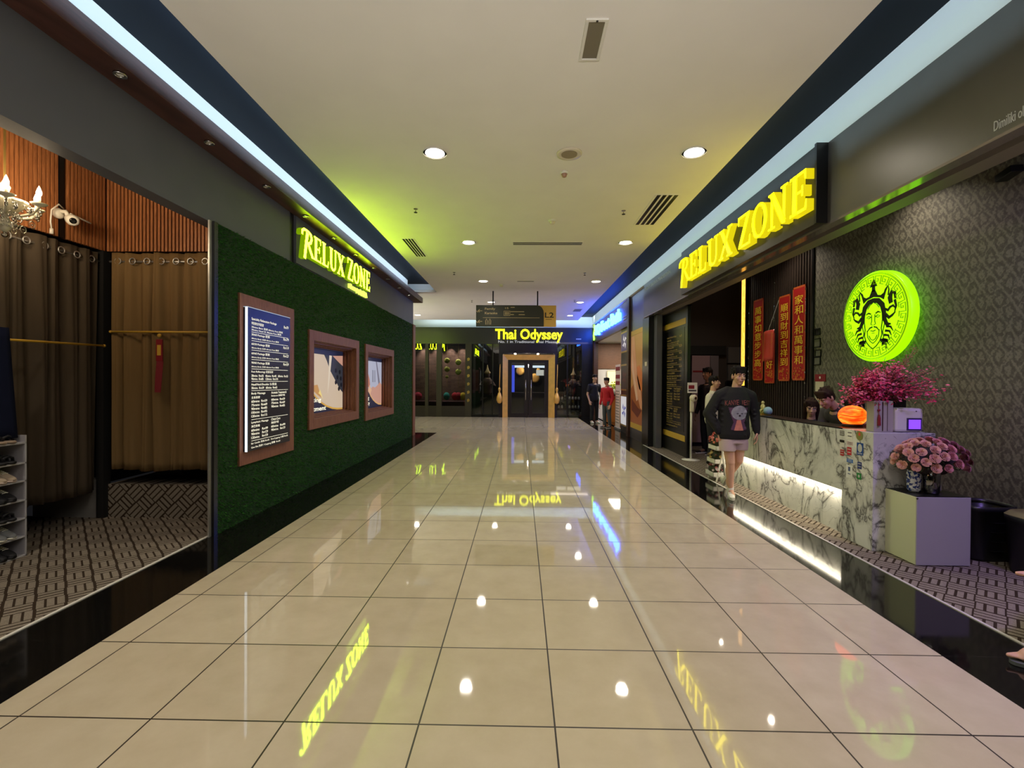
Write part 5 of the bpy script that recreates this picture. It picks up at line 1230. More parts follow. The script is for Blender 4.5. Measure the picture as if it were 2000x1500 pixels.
ST('Family', .13, .75, .155, .13); ST('Karaoke', .13, .57, .185, .11); ST('15', .43, .82, .05, .08); [MB().box(xa+a*W_, xa+b*W_, 12.731, 12.733, za+c*Hs, za+(c+.03)*Hs).build('small_print', gp, t) for a, b, c in ((.51, .57, .88), (.51, .71, .68), (.51, .56, .54), (.63, .72, .54))]
for z in (.66, .16): MB().stroke([(.0, 0), (-.05, .04)], .014, (xa+.03*W_, 12.733, za+z*Hs+.0), R_F, U_, 1, 1, .001).stroke([(.06, .04), (-.055, .04)], .014, (xa+.06*W_, 12.733, za+z*Hs), R_F, U_, 1, 1, .001).stroke([(0, .08), (-.05, .04)], .014, (xa+.055*W_, 12.733, za+z*Hs), R_F, U_, 1, 1, .001).stroke([(0, .0), (-.05, .04)], .014, (xa+.055*W_, 12.733, za+z*Hs), R_F, U_, 1, 1, .001).build('arrow', gp, t)
m = MB(); m.box(xa+.1*W_, xa+.94*W_, 12.732, 12.734, za+.40*Hs, za+.415*Hs)
fx = xa+.41*W_; m.box(fx, fx+.17, 12.732, 12.734, za+.5*Hs, za+.515*Hs); m.box(fx, fx+.17, 12.732, 12.734, za+.72*Hs, za+.735*Hs); m.box(fx, fx+.01, 12.732, 12.734, za+.5*Hs, za+.73*Hs); m.box(fx+.16, fx+.17, 12.732, 12.734, za+.5*Hs, za+.73*Hs)
for k in range(3): m.box(fx+.035+k*.04, fx+.055+k*.04, 12.732, 12.734, za+.54*Hs, za+.69*Hs)
for k in range(2):
    c = xa+(.155+.05*k)*W_; m.stroke([(-.02, .0), (-.025, .1), (0, .16), (.025, .1), (.02, 0)], .012, (c, 12.733, za+.08*Hs), R_F, U_, 1, 1, .001)
m.build('pictogram', gp, t)
MB().text('L2', (xm+.03, 12.751, za+.42*Hs), R_F, U_, (xb-xm)*.72, Hs*.25, 0, bold=.02).build('lettering', MAT['black'], t)
MB().box(xm+.05, xm+.05+(xb-xm)*.5, 12.749, 12.751, za+.33*Hs, za+.35*Hs).build('small_print', MAT['wood_dark'], t)
for px in (963, 1050): x = P('y', 12.79, px, 590).x; MB().tube([(x, 12.79, zb), (x, 12.79, HC)], .018, 8).build('hanger_rod', MAT['blackmat'], t)
# ------------------------------------------------------------ far shop
def FX(px): return P('y', 19.5, px, 740).x
def FZ(py): return P('y', 19.5, 1000, py).z
XL, XR = -9, 2.95; YF = 19.42
struct(MB().box(XL, XR, YF, 19.6, FZ(672), 3.7).build('wall_back_fascia', MAT['fascia_dark']))
t = thing('illuminated_sign', 'yellow glowing letter sign above the gold door frame at the far end', 'sign', (FX(1033), YF, FZ(667)))
x0 = FX(967); body = 'Thai Odyssey'
tx = MB().text('Thai Odyssey', (x0, YF, FZ(669)), R_F, U_, FX(1098)-x0, FZ(643)-FZ(669), .05, bold=.02)
tx.build('lettering', emit('lemon_led', (.9, .92, .01, 1), 2.6), t)
MB().text('No. 1 in Traditional Thai Massage', (FX(973), YF, FZ(671.5)), R_F, U_, FX(1093)-FX(973), .13, .004).build('lettering', emit('white_led_text', (.8, .8, .85, 1), .7), t)
MB().box(FX(1124), FX(1134), YF-.004, YF, FZ(663), FZ(661)).build('small_print', MAT['paleprint'], t)
fw = mat('olive_brown_frame', S(50, 44, 32), .5)
def fbox(p0, p1, q0, q1, y0=YF, y1=19.6): return (FX(p0), FX(p1), y0, y1, FZ(q1), FZ(q0))
m = MB()
for a, b in ((760, 800), (831, 837), (853, 863), (909, 921)): m.box(*fbox(a, b, 672, 816))
m.box(XL, FX(760), YF, 19.6, 0, 3.3)
struct(m.build('wall_back_frames', fw)); struct(MB().box(FX(760), FX(921), YF+.015, 19.6, 0, FZ(794)).build('wall_back_plinth', mat('dark_brown_plinth', S(36, 28, 22), .5)))
for k, (a, b) in enumerate(((800, 831), (837, 853), (863, 909))):
    struct(MB().box(FX(a), FX(b), 19.5, 19.512, FZ(794), FZ(672)).build('window_%d' % (k+1), MAT['glass']))
# symbols down the post
m = MB()
for k in range(6): m.prism([(.02, 0), (.10, .03), (.12, .1), (.07, .15), (0, .11)], (FX(912.5), YF-.001, FZ(706+16*k)), R_F, U_, .003)
o = m.build('post_ornament', MAT['brass']); tag(o, 'column of small gold marks on the post left of the dark glass', 'ornament')
# stone wall and props behind the bays
sn = NT('stacked_stone'); x, y, z = sn.xyz(); br = sn.node('ShaderNodeTexBrick'); cmb = sn.node('ShaderNodeCombineXYZ'); sn.link(x, cmb.inputs[0]); sn.link(z, cmb.inputs[1]); sn.link(cmb.outputs[0], br.inputs['Vector'])
br.inputs['Scale'].default_value = 1; br.inputs['Brick Width'].default_value = .34; br.inputs['Row Height'].default_value = .07; br.inputs['Mortar Size'].default_value = .006
br.inputs['Color1'].default_value = S(150, 118, 100); br.inputs['Color2'].default_value = S(92, 70, 60); br.inputs['Mortar'].default_value = S(30, 22, 18)
sn.col(sn.mix(sn.noise(sn.world(), 9, 4), br.outputs[0], S(120, 98, 90))).set(.85)
struct(MB().box(XL, FX(921), 20.6, 20.7, 0, 3.3).build('wall_stone_feature', sn.m)); struct(MB().box(XL, 3, 19.6, 21.6, -.1, 0).build('floor_far_shop', MAT['wood_dark'])); struct(MB().box(XL, 3, 19.6, 21.6, 3.3, 3.4).build('ceiling_far_shop', MAT['blackmat']))
struct(MB().box(FX(921)-.05, FX(921)+.05, 19.6, 20.7, 0, 3.3).build('wall_far_divider', MAT['blackmat'])); struct(MB().box(XL, 3, 21.5, 21.6, 0, 3.3).build('wall_far_rear', MAT['blackmat']))
for k, px in enumerate((818, 845, 873, 897)):
    l = bpy.data.lights.new('stone_wall_spot', 'SPOT'); l.energy = 85; l.color = (1, .78, .66); l.spot_size = 1.2; l.spot_blend = .8
    lo = bpy.data.objects.new('stone_wall_spot', l); COL.objects.link(lo); lo.location = (FX(px), 20.35, 3.2); lo.rotation_euler = (.12, 0, 0)
dm = mat('yellow_green_disc', S(170, 180, 80), .5)
for px, cols in ((873, ((705, .12), (722, .12), (737, .07))), (895, ((708, .13), (727, .13)))):
    t = thing('wall_disc_ornament', 'hanging string of yellow-green discs, %s on the stone wall' % ('left one' if px == 873 else 'right one'), 'ornament', (FX(px), 20.4, 1.2))
    for py, r_ in cols:
        MB().lathe([(r_*.96, 0), (r_, .01), (r_, .03), (r_*.6, .04)], (FX(px)*1.045, 20.4, EYE+(FZ(py)-EYE)*1.046), 24, (0, -1, 0)).build('disc', dm, t, True)
    MB().tube([(FX(px)*1.045, 20.42, 1.2), (FX(px)*1.045, 20.42, 3.2)], .006, 5).build('cord', MAT['brass'], t)
MB_ = MB().box(XL+1, FX(917), 20.05, 20.58, .1, .62); o = MB_.build('upholstered_bench', mat('dark_wine_fabric', S(60, 26, 28), .8), bev=.03); tag(o, 'low dark wine bench along the stone wall behind the far glass', 'bench')
for px, c, lb in ((815, S(170, 40, 70), 'pink-red cushion in the leftmost far bay'), (872, S(20, 130, 120), 'teal cushion on the far bench'), (888, S(170, 26, 46), 'crimson cushion left of centre on the far bench'), (895, S(150, 20, 44), 'second crimson cushion on the far bench'), (904, S(190, 170, 40), 'yellow cushion at the right end of the far bench')):
    o = MB().ball((FX(px)*1.04, 20.35, .82), (.14 if px > 870 else .2, .1, .17), 18, 12).build('cushion', mat('cushion_fabric', c, .8), None, True); tag(o, lb, 'cushion', 'cushions on the far bench')
# dark glass left of the portal
struct(MB().box(FX(921), FX(974), 19.5, 19.512, .1, FZ(672)).build('window_4', MAT['glass']))
m = MB()
for px in (921, 943, 962): m.box(FX(px)-.02, FX(px)+.02, YF+.02, 19.54, 0, FZ(672))
m.box(FX(921), FX(976), YF+.02, 19.54, 0, .1); struct(m.build('trim_20', MAT['black']))
def statue(px, z0, label, h=.7):
    x = FX(px)*1.03; t = thing('display_figure', label, 'statue', (x, 20.1, z0)); g = mat('pale_gold_ornament', S(190, 170, 130), .4, metal=.4); c = Vector((x, 20.1, z0+h*.5))
    m = MB(); m.lathe([(.10*h, 0), (.16*h, .1*h), (.14*h, .3*h), (.22*h, .5*h), (.10*h, .62*h), (.10*h, .66*h)], (x, 20.1, z0), 16); m.ball((x, 20.1, z0+.74*h), (.09*h, .09*h, .11*h))
    for s_ in (-1, 1): m.tube([(x+s_*.18*h, 20.1, z0+.5*h), (x+s_*.3*h, 20.05, z0+.34*h), (x+s_*.08*h, 19.98, z0+.42*h)], .035*h, 8)
    m.build('body', mat('dim_figure', S(110, 86, 84), .6), t, True)
    MB().lathe([(.10*h, .78*h), (.12*h, .83*h), (.06*h, .9*h), (.03*h, 1.0*h), (.005, 1.12*h)], (x, 20.1, z0), 14).build('headdress', g, t, True)
    MB().lathe([(.2*h, .5*h), (.15*h, .55*h), (.1*h, .63*h)], (x, 20.1, z0), 14).build('collar', g, t, True)
    l = bpy.data.lights.new('display_spot', 'SPOT'); l.energy = 40; l.color = (1, .9, .75); l.spot_size = .7; l.spot_blend = .6; lo = bpy.data.objects.new('display_spot', l); COL.objects.link(lo); lo.location = (x, 19.9, 3.2)
statue(952, .9, 'ornamented temple figure behind the dark glass left of the gold door', 1.15); o = MB().box(FX(1110), FX(1130), 19.9, 20.4, 0, .95).build('display_pedestal', MAT['fascia_dark'], bev=.01); tag(o, 'dark pedestal under the right temple figure', 'pedestal')
statue(1120, .95, 'ornamented temple figure behind the dark glass right of the gold door', 1.0)
o = MB().box(FX(940), FX(962), 19.8, 20.4, 0, .9).build('display_pedestal', MAT['fascia_dark'], bev=.01); tag(o, 'dark pedestal under the left temple figure', 'pedestal')
# portal
pm = mat('dark_plum_portal', S(36, 30, 40), .25)
m = MB(); m.box(FX(975), FX(1087), YF-.02, 19.6, FZ(690), FZ(672)); m.box(FX(975), FX(983), YF-.02, 19.6, 0, FZ(690)); m.box(FX(1081), FX(1087), YF-.02, 19.6, 0, FZ(690))
struct(m.build('wall_portal', pm))
t = thing('gold_door_frame', 'broad brushed gold frame around the far double door', 'door frame', (FX(1032), YF, 0)); a, b, c, d = FX(982), FX(1083), FX(992), FX(1071); z1, z2 = FZ(693), FZ(703)
def slope(m, P4, yy=YF-.10): pass
for nm_, q in (('jamb', [(a, 0), (c, 0), (c, z2), (a, z1)]), ('jamb', [(d, 0), (b, 0), (b, z1), (d, z2)]), ('lintel', [(a, z1), (c, z2), (d, z2), (b, z1)])):
    m = MB(); V = []
    for (x_, z_) in q:
        out = x_ in (a, b) if nm_ == 'jamb' else z_ == z1
        V.append((x_, YF-.12 if out else YF-.03, z_))
    V += [(v[0], YF+.1, v[2]) for v in V]; m.add(V, [(0, 1, 2, 3), (7, 6, 5, 4), (0, 4, 5, 1), (1, 5, 6, 2), (2, 6, 7, 3), (3, 7, 4, 0)]); m.build(nm_, MAT['gold'], t)
dr = thing('door_1', None, None, (FX(1032), 19.5, 0)); dr['kind'] = 'structure'; mid = FX(1032)
for s_, (p0, p1) in enumerate(((992, 1031.5), (1032.5, 1071))):
    X0, X1 = FX(p0), FX(p1); m = MB(); f = .16
    m.box(X0, X1, 19.44, 19.5, 0, .18); m.box(X0, X1, 19.44, 19.5, z2-.12, z2); m.box(X0, X0+f, 19.44, 19.5, .18, z2-.12); m.box(X1-f, X1, 19.44, 19.5, .18, z2-.12)
    m.build('door_leaf', mat('door_dark_wood', S(34, 26, 28), .3), dr); MB().box(X0+f, X1-f, 19.465, 19.475, .18, z2-.12).build('glass', MAT['glass'], dr)
    hx = mid+(-.11 if s_ == 0 else .11); MB().tube([(hx, 19.38, .72), (hx, 19.38, 1.55)], .016, 8).build('handle', MAT['steel'], dr, True)
# inside the door: lit reception pieces
o = MB().box(-.5, 1.2, 20.9, 21.3, 0, 1.0).build('far_reception_desk', mat('grey_desk', S(60, 58, 66), .5), bev=.02); tag(o, 'grey reception desk seen through the far glass doors', 'desk')
for k, (px, py, r_) in enumerate(((1016, 724, .2), (1045, 738, .22), (1052, 722, .09))):
    o = MB().lathe([(r_, 0), (r_*.9, .04), (r_*.55, .05)], (FX(px)*1.07, 21.35, EYE+(FZ(py)-EYE)*1.07), 24, (0, -1, 0)).build('wall_medallion', MAT['gold'], None, True); tag(o, ['round gold wall medallion seen through the left far door leaf', 'large round gold wall medallion seen through the right far door leaf', 'small gold wall medallion seen high through the right far door leaf'][k], 'ornament')
for x_, z_ in ((-.25, 2.7), (.75, 2.7), (.3, 2.2)):
    t = thing('interior_lamp', ['small round lamp inside the far shop, upper left', 'small round lamp inside the far shop, upper right', 'small round lamp inside the far shop, lower middle'][int((x_+.25)/.5)] if False else 'small bright lamp behind the far doors at %s' % {-.25: 'the upper left', .75: 'the upper right', .3: 'mid height'}[x_], 'lamp', (x_, 20.8, z_))
    MB().ball((x_, 20.8, z_), .05, 12, 8).build('bulb', emit('interior_bulb', (1, .85, .65, 1), 14), t, True); MB().tube([(x_, 20.8, z_+.04), (x_, 20.8, 3.3)], .008, 5).build('cord', MAT['blackmat'], t)
    l = bpy.data.lights.new('interior_light', 'POINT'); l.energy = 22; l.color = (1, .8, .6); l.shadow_soft_size = .05; lo = bpy.data.objects.new('interior_light', l); COL.objects.link(lo); lo.parent = t; lo.location = (0, -.1, -.1)
o = MB().box(-.6, 1.3, 21.3, 21.34, 2.1, 2.2).build('lit_shelf_edge', emit('cool_tube', (.8, .9, 1, 1), 1.5)); tag(o, 'thin lit shelf edge high behind the far glass doors', 'light strip')
o = MB().box(FX(994), FX(1004), 21.1, 21.16, 1.0, 2.2).build('interior_screen', emit('blue_screen', (.08, .12, .9, 1), 1.2)); tag(o, 'blue glowing panel low inside the left far door leaf', 'screen')
o = MB().box(FX(1050), FX(1066), 21.2, 21.3, 1.75, 2.0).build('interior_lightbox', emit('pale_lightbox', (.9, .85, .75, 1), .9)); tag(o, 'small pale lit box inside the right far door leaf', 'light box')
# gold hanging gourds
for px, lb in ((976, 'gold gourd-shaped hanging ornament left of the gold door frame'), (1087, 'gold gourd-shaped hanging ornament right of the gold door frame')):
    x = FX(px); t = thing('gourd_ornament', lb, 'ornament', (x, 19.3, FZ(787)))
    zb, zt = FZ(788), FZ(756); h = zt-zb
    MB().lathe([(.02, 0), (.08, .05*h), (.12, .2*h), (.11, .4*h), (.06, .62*h), (.03, .72*h), (.055, .84*h), (.05, .92*h), (.02, h)], (x, 19.3, zb), 20).build('body', MAT['gold'], t, True)
    MB().tube([(x, 19.3, zt), (x+.02, 19.3, FZ(720)), (x+.025, 19.38, FZ(712))], .018, 7).build('cord', MAT['gold'], t, True)
# shelves right of the portal
struct(MB().box(FX(1087), FX(1138), 19.5, 19.512, .1, FZ(672)).build('window_5', MAT['glass']))
m = MB(); 
for px in (1087, 1108, 1137): m.box(FX(px)-.025, FX(px)+.025, YF+.02, 19.54, 0, FZ(672))
m.box(FX(1138), XR+.1, YF+.02, 19.6, 0, FZ(672)); struct(m.build('trim_21', MAT['black']))
t = thing('display_shelf', 'dark display shelves with rows of small lit jars behind the right far glass', 'shelf', (FX(1112), 20, 0))
for py in (780, 797): MB().box(FX(1088), FX(1136), 19.62, 19.78, FZ(py)-.03, FZ(py)).build('shelf_board', MAT['wood_dark'], t)
jars = [(px, py) for py in (780, 797) for px in (1092, 1098, 1113, 1119, 1125, 1131)]
pj = None
for k, (px, py) in enumerate(jars):
    x = FX(px)*1.01; z = FZ(py)
    lab = 'small pale jar on the %s far shelf, number %s from the left' % ('upper' if py == 780 else 'lower', ['one', 'two', 'three', 'four', 'five', 'six'][k % 6])
    if pj is None: pj = MB().lathe([(.04, 0), (.045, .02), (.045, .08), (.03, .1), (.03, .12)], (x, 19.7, z), 12).build('glass_jar', mat('pale_jar', S(230, 226, 215), .3), None, True); o = pj
    else: o = pj.copy(); COL.objects.link(o); o.location = (x, 19.7, z)
    tag(o, lab, 'jar', 'small jars on the far display shelves')
for k, px in enumerate((1098, 1122)):
    o = MB().box(FX(px)-.2, FX(px)+.2, 19.62, 19.85, 0, .27).build('storage_basket', mat('dull_green_grey_box', S(110, 112, 100), .7), bev=.01); tag(o, ['grey storage box on the floor behind the right far glass, left one', 'olive storage box on the floor behind the right far glass, right one'][k], 'box')
t = l = bpy.data.lights.new('shelf_light', 'AREA'); l.size = 1.5; l.energy = 12; l.color = (1, .85, .7); lo = bpy.data.objects.new('shelf_light', l); COL.objects.link(lo); lo.location = (FX(1112), 19.8, 3.1)
# ------------------------------------------------------------ people
def capsule(m, p0, r0, p1, r1, n=12):
    p0 = Vector(p0); p1 = Vector(p1); A = (p1-p0); L = A.length; A = A.normalized() if L > 1e-6 else Vector((0, 0, 1)); X = A.orthogonal().normalized(); Y = A.cross(X); rings = []
    for k in range(1, 5): a = -PI/2+PI/2*k/4; rings.append((p0+A*(r0*math.sin(a)), r0*math.cos(a)))
    for k in range(0, 4): a = PI/2*k/4; rings.append((p1+A*(r1*math.sin(a)), r1*math.cos(a)))
    V = []; F = []
    for c, r_ in rings:
        for i in range(n): q = 2*PI*i/n; V.append(c+X*(r_*math.cos(q))+Y*(r_*math.sin(q)))
    for j in range(len(rings)-1):
        for i in range(n): F.append((j*n+i, j*n+(i+1) % n, (j+1)*n+(i+1) % n, (j+1)*n+i))
    V += [p0-A*r0, p1+A*r1]; a_ = len(V)-2; b_ = a_+1
    for i in range(n): F.append((a_, (i+1) % n, i)); F.append((b_, (len(rings)-1)*n+i, (len(rings)-1)*n+(i+1) % n))
    m.add(V, F)
def econe(m, secs, n=24):
    """closed body through elliptical sections (centre, rx, ry)"""
    V = []; F = []
    for c, rx, ry in secs:
        for i in range(n): q = 2*PI*i/n; V.append((c[0]+rx*math.cos(q), c[1]+ry*math.sin(q), c[2]))
    for j in range(len(secs)-1):
        for i in range(n): F.append((j*n+i, j*n+(i+1) % n, (j+1)*n+(i+1) % n, (j+1)*n+i))
    F += [tuple(range(n-1, -1, -1)), tuple(range((len(secs)-1)*n, len(secs)*n))]; m.add(V, F)
def fuse(m, name, mat_, parent, vox=.01, smooth=4, M=None):
    """one continuous skin over overlapping volumes"""
    me = bpy.data.meshes.new('tmp'); me.from_pydata([tuple(p) for p in m.v], [], m.f)
    bm = bmesh.new(); bm.from_mesh(me); bmesh.ops.recalc_face_normals(bm, faces=bm.faces); bm.to_mesh(me); bm.free()
    o = bpy.data.objects.new('tmp', me); COL.objects.link(o)
    r_ = o.modifiers.new('r', 'REMESH'); r_.mode = 'VOXEL'; r_.voxel_size = vox
    if smooth: s_ = o.modifiers.new('s', 'SMOOTH'); s_.factor = .5; s_.iterations = smooth
    dg = bpy.context.evaluated_depsgraph_get(); dg.update(); e = o.evaluated_get(dg).to_mesh()
    V = [v.co.copy() for v in e.vertices]; F = [tuple(p.vertices) for p in e.polygons]
    bpy.data.objects.remove(o); bpy.data.meshes.remove(me)
    b = MB(); b.v = [tuple(p) for p in V]; b.f = F; b.m = [0]*len(F)
    return b.build(name, mat_, parent, True, local=True)
def head(m, c, s=1.0, tilt=(0, 0, 0)):
    """skull, jaw, nose, ears about the head centre; face towards -y. Returns frame"""
    from mathutils import Euler
    R = Euler(tilt).to_matrix(); c = Vector(c); g = lambda p: c+R @ (Vector(p)*s)
    E = lambda p, r_: m.ball(g(p), tuple(q*s for q in r_), 18, 14, R)
    E((0, .012, .03), (.074, .092, .088)); E((0, -.022, -.03), (.060, .066, .078)); E((0, -.045, -.088), (.034, .036, .026))
    for k in (-1, 1):
        E((k*.036, -.055, -.02), (.026, .026, .03)); E((k*.076, .01, -.008), (.01, .018, .032)); E((k*.03, -.074, .032), (.026, .014, .012))
    capsule(m, g((0, -.084, .022)), .009*s, g((0, -.106, -.018)), .014*s); E((0, -.088, -.022), (.019, .014, .01)); E((0, -.082, -.052), (.024, .014, .009)); E((0, -.08, -.063), (.020, .014, .008))
    return g, R
def face(t, g, R, s=1.0, lips=S(176, 104, 92)):
    for k in (-1, 1):
        m = MB(); m.ball(g((k*.03, -.077, .010)), (.014*s, .007*s, .006*s), 12, 8, R); m.build('eye', mat('eye_white', S(225, 222, 215), .3), t, True, local=True)
        m = MB(); m.ball(g((k*.03, -.083, .010)), (.006*s, .003*s, .0058*s), 10, 8, R); m.build('pupil', MAT['black'], t, True, local=True)
        m = MB(); m.tube([g((k*.012, -.089, .032)), g((k*.032, -.089, .038)), g((k*.05, -.077, .032))], .0042*s, 6); m.build('eyebrow', MAT['hair'], t, True, local=True)
    m = MB(); m.tube([g((-.022, -.087, -.057)), g((0, -.097, -.056)), g((.022, -.087, -.057))], [.003*s, .006*s, .003*s], 8); m.build('lips', mat('lip_tone', lips, .5), t, True, local=True)
def hand(m, w, d, side, nrm, s=1.0, curl=.5):
    """palm and five fingers from wrist w along d; thumb towards side; nrm = palm facing"""
    w = Vector(w); d = Vector(d).normalized(); sd = Vector(side); sd = (sd-d*sd.dot(d)).normalized(); nn = Vector(nrm); nn = (nn-d*nn.dot(d)-sd*nn.dot(sd)).normalized()
    c = w+d*.045*s
    for k in (-.028, -.010, .010, .027): capsule(m, w+sd*k*.6*s+d*.01*s, .013*s, w+sd*k*s+d*.085*s, .0115*s, 8)
    for k, L in ((.029, .068), (.010, .078), (-.010, .072), (-.028, .056)):
        p = w+sd*k*s*1.05+d*.085*s; a = p+(d*math.cos(curl*.5)+nn*math.sin(curl*.5))*L*.48*s; b = a+(d*math.cos(curl*1.4)+nn*math.sin(curl*1.4))*L*.32*s; e = b+(d*math.cos(curl*2.1)+nn*math.sin(curl*2.1))*L*.26*s
        capsule(m, p, .0092*s, a, .0086*s, 8); capsule(m, a, .0086*s, b, .008*s, 8); capsule(m, b, .008*s, e, .007*s, 8)
    p = w+sd*.024*s+d*.02*s; a = p+(d*.6+sd*.7+nn*.3).normalized()*.036*s; b = a+(d*.85+sd*.25+nn*.4).normalized()*.032*s; e = b+(d*.9+nn*.4).normalized()*.022*s
    capsule(m, p, .014*s, a, .0105*s, 8); capsule(m, a, .0105*s, b, .0095*s, 8); capsule(m, b, .0095*s, e, .008*s, 8)
def hair_cap(t, g, R, s, mat_, fringe=True, long=0, bun=False, seed=1):
    m = MB(); rs = random.Random(seed)
    m.ball(g((0, .026, .062)), (.080*s, .092*s, .076*s), 18, 14, R); m.ball(g((0, .052, .01)), (.074*s, .058*s, .085*s), 16, 12, R)
    if fringe:
        for k in range(-4, 5): capsule(m, g((k*.015, -.045, .112)), .018*s, g((k*.0155+.006*(k % 2), -.077+.0016*k*k, .052-.010*(k % 3))), .009*s, 8)
    for k in (-1, 1):
        capsule(m, g((k*.062, -.01, .07)), .024*s, g((k*.070, .0, .005)), .010*s, 8)
        if long:
            capsule(m, g((k*.07, .0, .06)), .03*s, g((k*.078, -.005, -.06)), .026*s); capsule(m, g((k*.078, -.005, -.06)), .026*s, g((k*.075, .0, -.06-long)), .02*s)
    if long: m.ball(g((0, .06, -.06-long*.4)), (.085*s, .05*s, .09*s+long*.5), 16, 12, R)
    for k in range(22):
        a = rs.uniform(0, 2*PI); b = rs.uniform(.25, 1.45); p = Vector((.078*math.cos(a)*math.cos(b), .022+.09*math.sin(a)*math.cos(b), .052+.08*math.sin(b)))
        capsule(m, g(p), .016*s, g(p*1.08+Vector((rs.gauss(0, .01), rs.gauss(0, .01), .0))), .010*s, 6)
    return fuse(m, 'hair', mat_, t, .007*s, 2)
def trainer(t, x, y, z, yaw=0, c1=None, sc_=1.0, pitch=0):
    from mathutils import Euler
    R = Euler((pitch, 0, yaw)).to_matrix(); g = lambda p: Vector((x, y, z))+R @ (Vector(p)*sc_)
    m = MB()
    for yy, r_, zz in ((.06, .032, .05), (.02, .034, .05), (-.04, .038, .042), (-.10, .042, .036), (-.15, .036, .03)): m.ball(g((0, yy, zz)), (r_*sc_, .05*sc_, (zz-.008)*sc_), 14, 10, R)
    capsule(m, g((0, .045, .06)), .042*sc_, g((0, .04, .095)), .04*sc_)
    o = fuse(m, 'shoe', c1 or MAT['whiteplastic'], t, .008, 3)
    m = MB(); V = []
    out = [(.036*math.sin(a), -.055+.145*math.cos(a)) for a in [2*PI*i/24 for i in range(24)]]
    out = [(p[0]*(1.15 if p[1] < -.06 else .95), p[1]) for p in out]
    V = [g((p[0], p[1], 0)) for p in out]+[g((p[0]*1.04, p[1]*1.0, .024)) for p in out]
    m.add(V, [tuple(range(23, -1, -1)), tuple(range(24, 48))]+[(i, (i+1) % 24, 24+(i+1) % 24, 24+i) for i in range(24)])
    m.build('shoe_sole', MAT['whiteplastic'], t, local=True); m = MB()
    for k in range(4): m.tube([g((-.024, -.02-.026*k, .083-.011*k)), g((0, -.022-.026*k, .092-.012*k)), g((.024, -.02-.026*k, .083-.011*k))], .0035*sc_, 5)
    m.build('laces', mat('grey_lace', S(160, 160, 160), .7), t, local=True)
# --- man in the sweatshirt, walking towards the camera
gx, gy_ = 2.80, 6.25
man = thing('person', 'person in a black printed sweatshirt and pale shorts striding beside the marble counter', 'person', (gx, gy_, .0))
m = MB(); hc = (.045, -.03, 1.592); g, R = head(m, hc, 1.0, (.08, 0, .12))
capsule(m, (.03, .0, 1.40), .062, (.04, -.015, 1.53), .055)
econe(m, [((0, 0, .80), .15, .10), ((0, 0, .95), .155, .105), ((.0, 0, 1.1), .15, .10), ((.01, 0, 1.3), .165, .10), ((.02, 0, 1.37), .12, .08), ((.03, 0, 1.43), .06, .05)])
hipL, hipR = (-.085, 0, .86), (.085, 0, .86)
kneeA, ankA = (-.055, -.05, .475), (-.02, .015, .085)
kneeB, ankB = (.085, .02, .49), (.055, .28, .20)
for h_, k_, a_ in ((hipL, kneeA, ankA), (hipR, kneeB, ankB)):
    capsule(m, h_, .090, k_, .056); kk = Vector(k_); aa = Vector(a_); md = kk.lerp(aa, .32)+Vector((0, .018, 0)); capsule(m, kk, .052, md, .056); capsule(m, md, .056, aa, .033)
capsule(m, ankA, .034, (-.03, -.07, .045), .032); capsule(m, ankB, .034, (.05, .24, .12), .03)
shA, elA, wrA = (-.165, .0, 1.31), (-.30, .04, 1.10), (-.20, -.03, .86)
shB, elB, wrB = (.19, .0, 1.31), (.285, .03, 1.10), (.285, -.05, .86)
for s_, e_, w__ in ((shA, elA, wrA), (shB, elB, wrB)): capsule(m, s_, .055, e_, .042); capsule(m, e_, .042, w__, .028)
hand(m, wrB, (-.02, -.08, -1), (-.5, -1, 0), (-1, .3, 0), 1.0, .45); hand(m, wrA, (.35, -.1, -1), (1, -.6, 0), (1, .5, 0), .95, .4)
fuse(m, 'body', MAT['skin'], man, .0062, 2)
face(man, g, R); hair_cap(man, g, R, 1.02, MAT['hair'], True, 0, seed=4)
m = MB()
econe(m, [((0, 0, .79), .205, .135), ((0, -.0, .84), .215, .145), ((0, 0, .95), .20, .14), ((0, 0, 1.12), .195, .138), ((.01, 0, 1.28), .205, .14), ((.015, 0, 1.38), .165, .115), ((.02, 0, 1.45), .10, .085)])
capsule(m, (-.08, 0, 1.405), .06, (-.185, .0, 1.335), .078); capsule(m, (-.19, .0, 1.33), .076, (-.31, .04, 1.10), .072); capsule(m, (-.31, .04, 1.10), .072, (-.22, -.02, .91), .052)
capsule(m, (.11, 0, 1.405), .06, (.215, .0, 1.335), .078); capsule(m, (.22, .0, 1.33), .076, (.29, .03, 1.10), .068); capsule(m, (.29, .03, 1.10), .068, (.286, -.03, .90), .05)
for k in range(7): z_ = .88+.07*k; capsule(m, (-.17, -.06, z_), .02, (.1, -.115, z_-.05+.02*(k % 3)), .02)
rs = random.Random(4)
for k in range(5): capsule(m, (-.30+.01*k, -.02, 1.0+.06*k), .02, (-.25, -.05, .96+.06*k), .018); capsule(m, (.33, .0, 1.0+.06*k), .018, (.25, -.04, .97+.06*k), .016)
sw = mat('black_sweatshirt', S(22, 22, 20), .85, bump=(60, .3)); shirt = fuse(m, 'sweatshirt', sw, man, .0085, 3)
m = MB(); econe(m, [((0, 0, .775), .198, .13), ((0, 0, .795), .205, .136), ((0, 0, .82), .20, .132)]); capsule(m, (-.225, -.025, .90), .045, (-.212, -.032, .865), .04); capsule(m, (.286, -.032, .90), .044, (.286, -.045, .865), .038)
fuse(m, 'ribbed_hem', mat('sweatshirt_rib', S(14, 14, 14), .9), man, .008, 1)
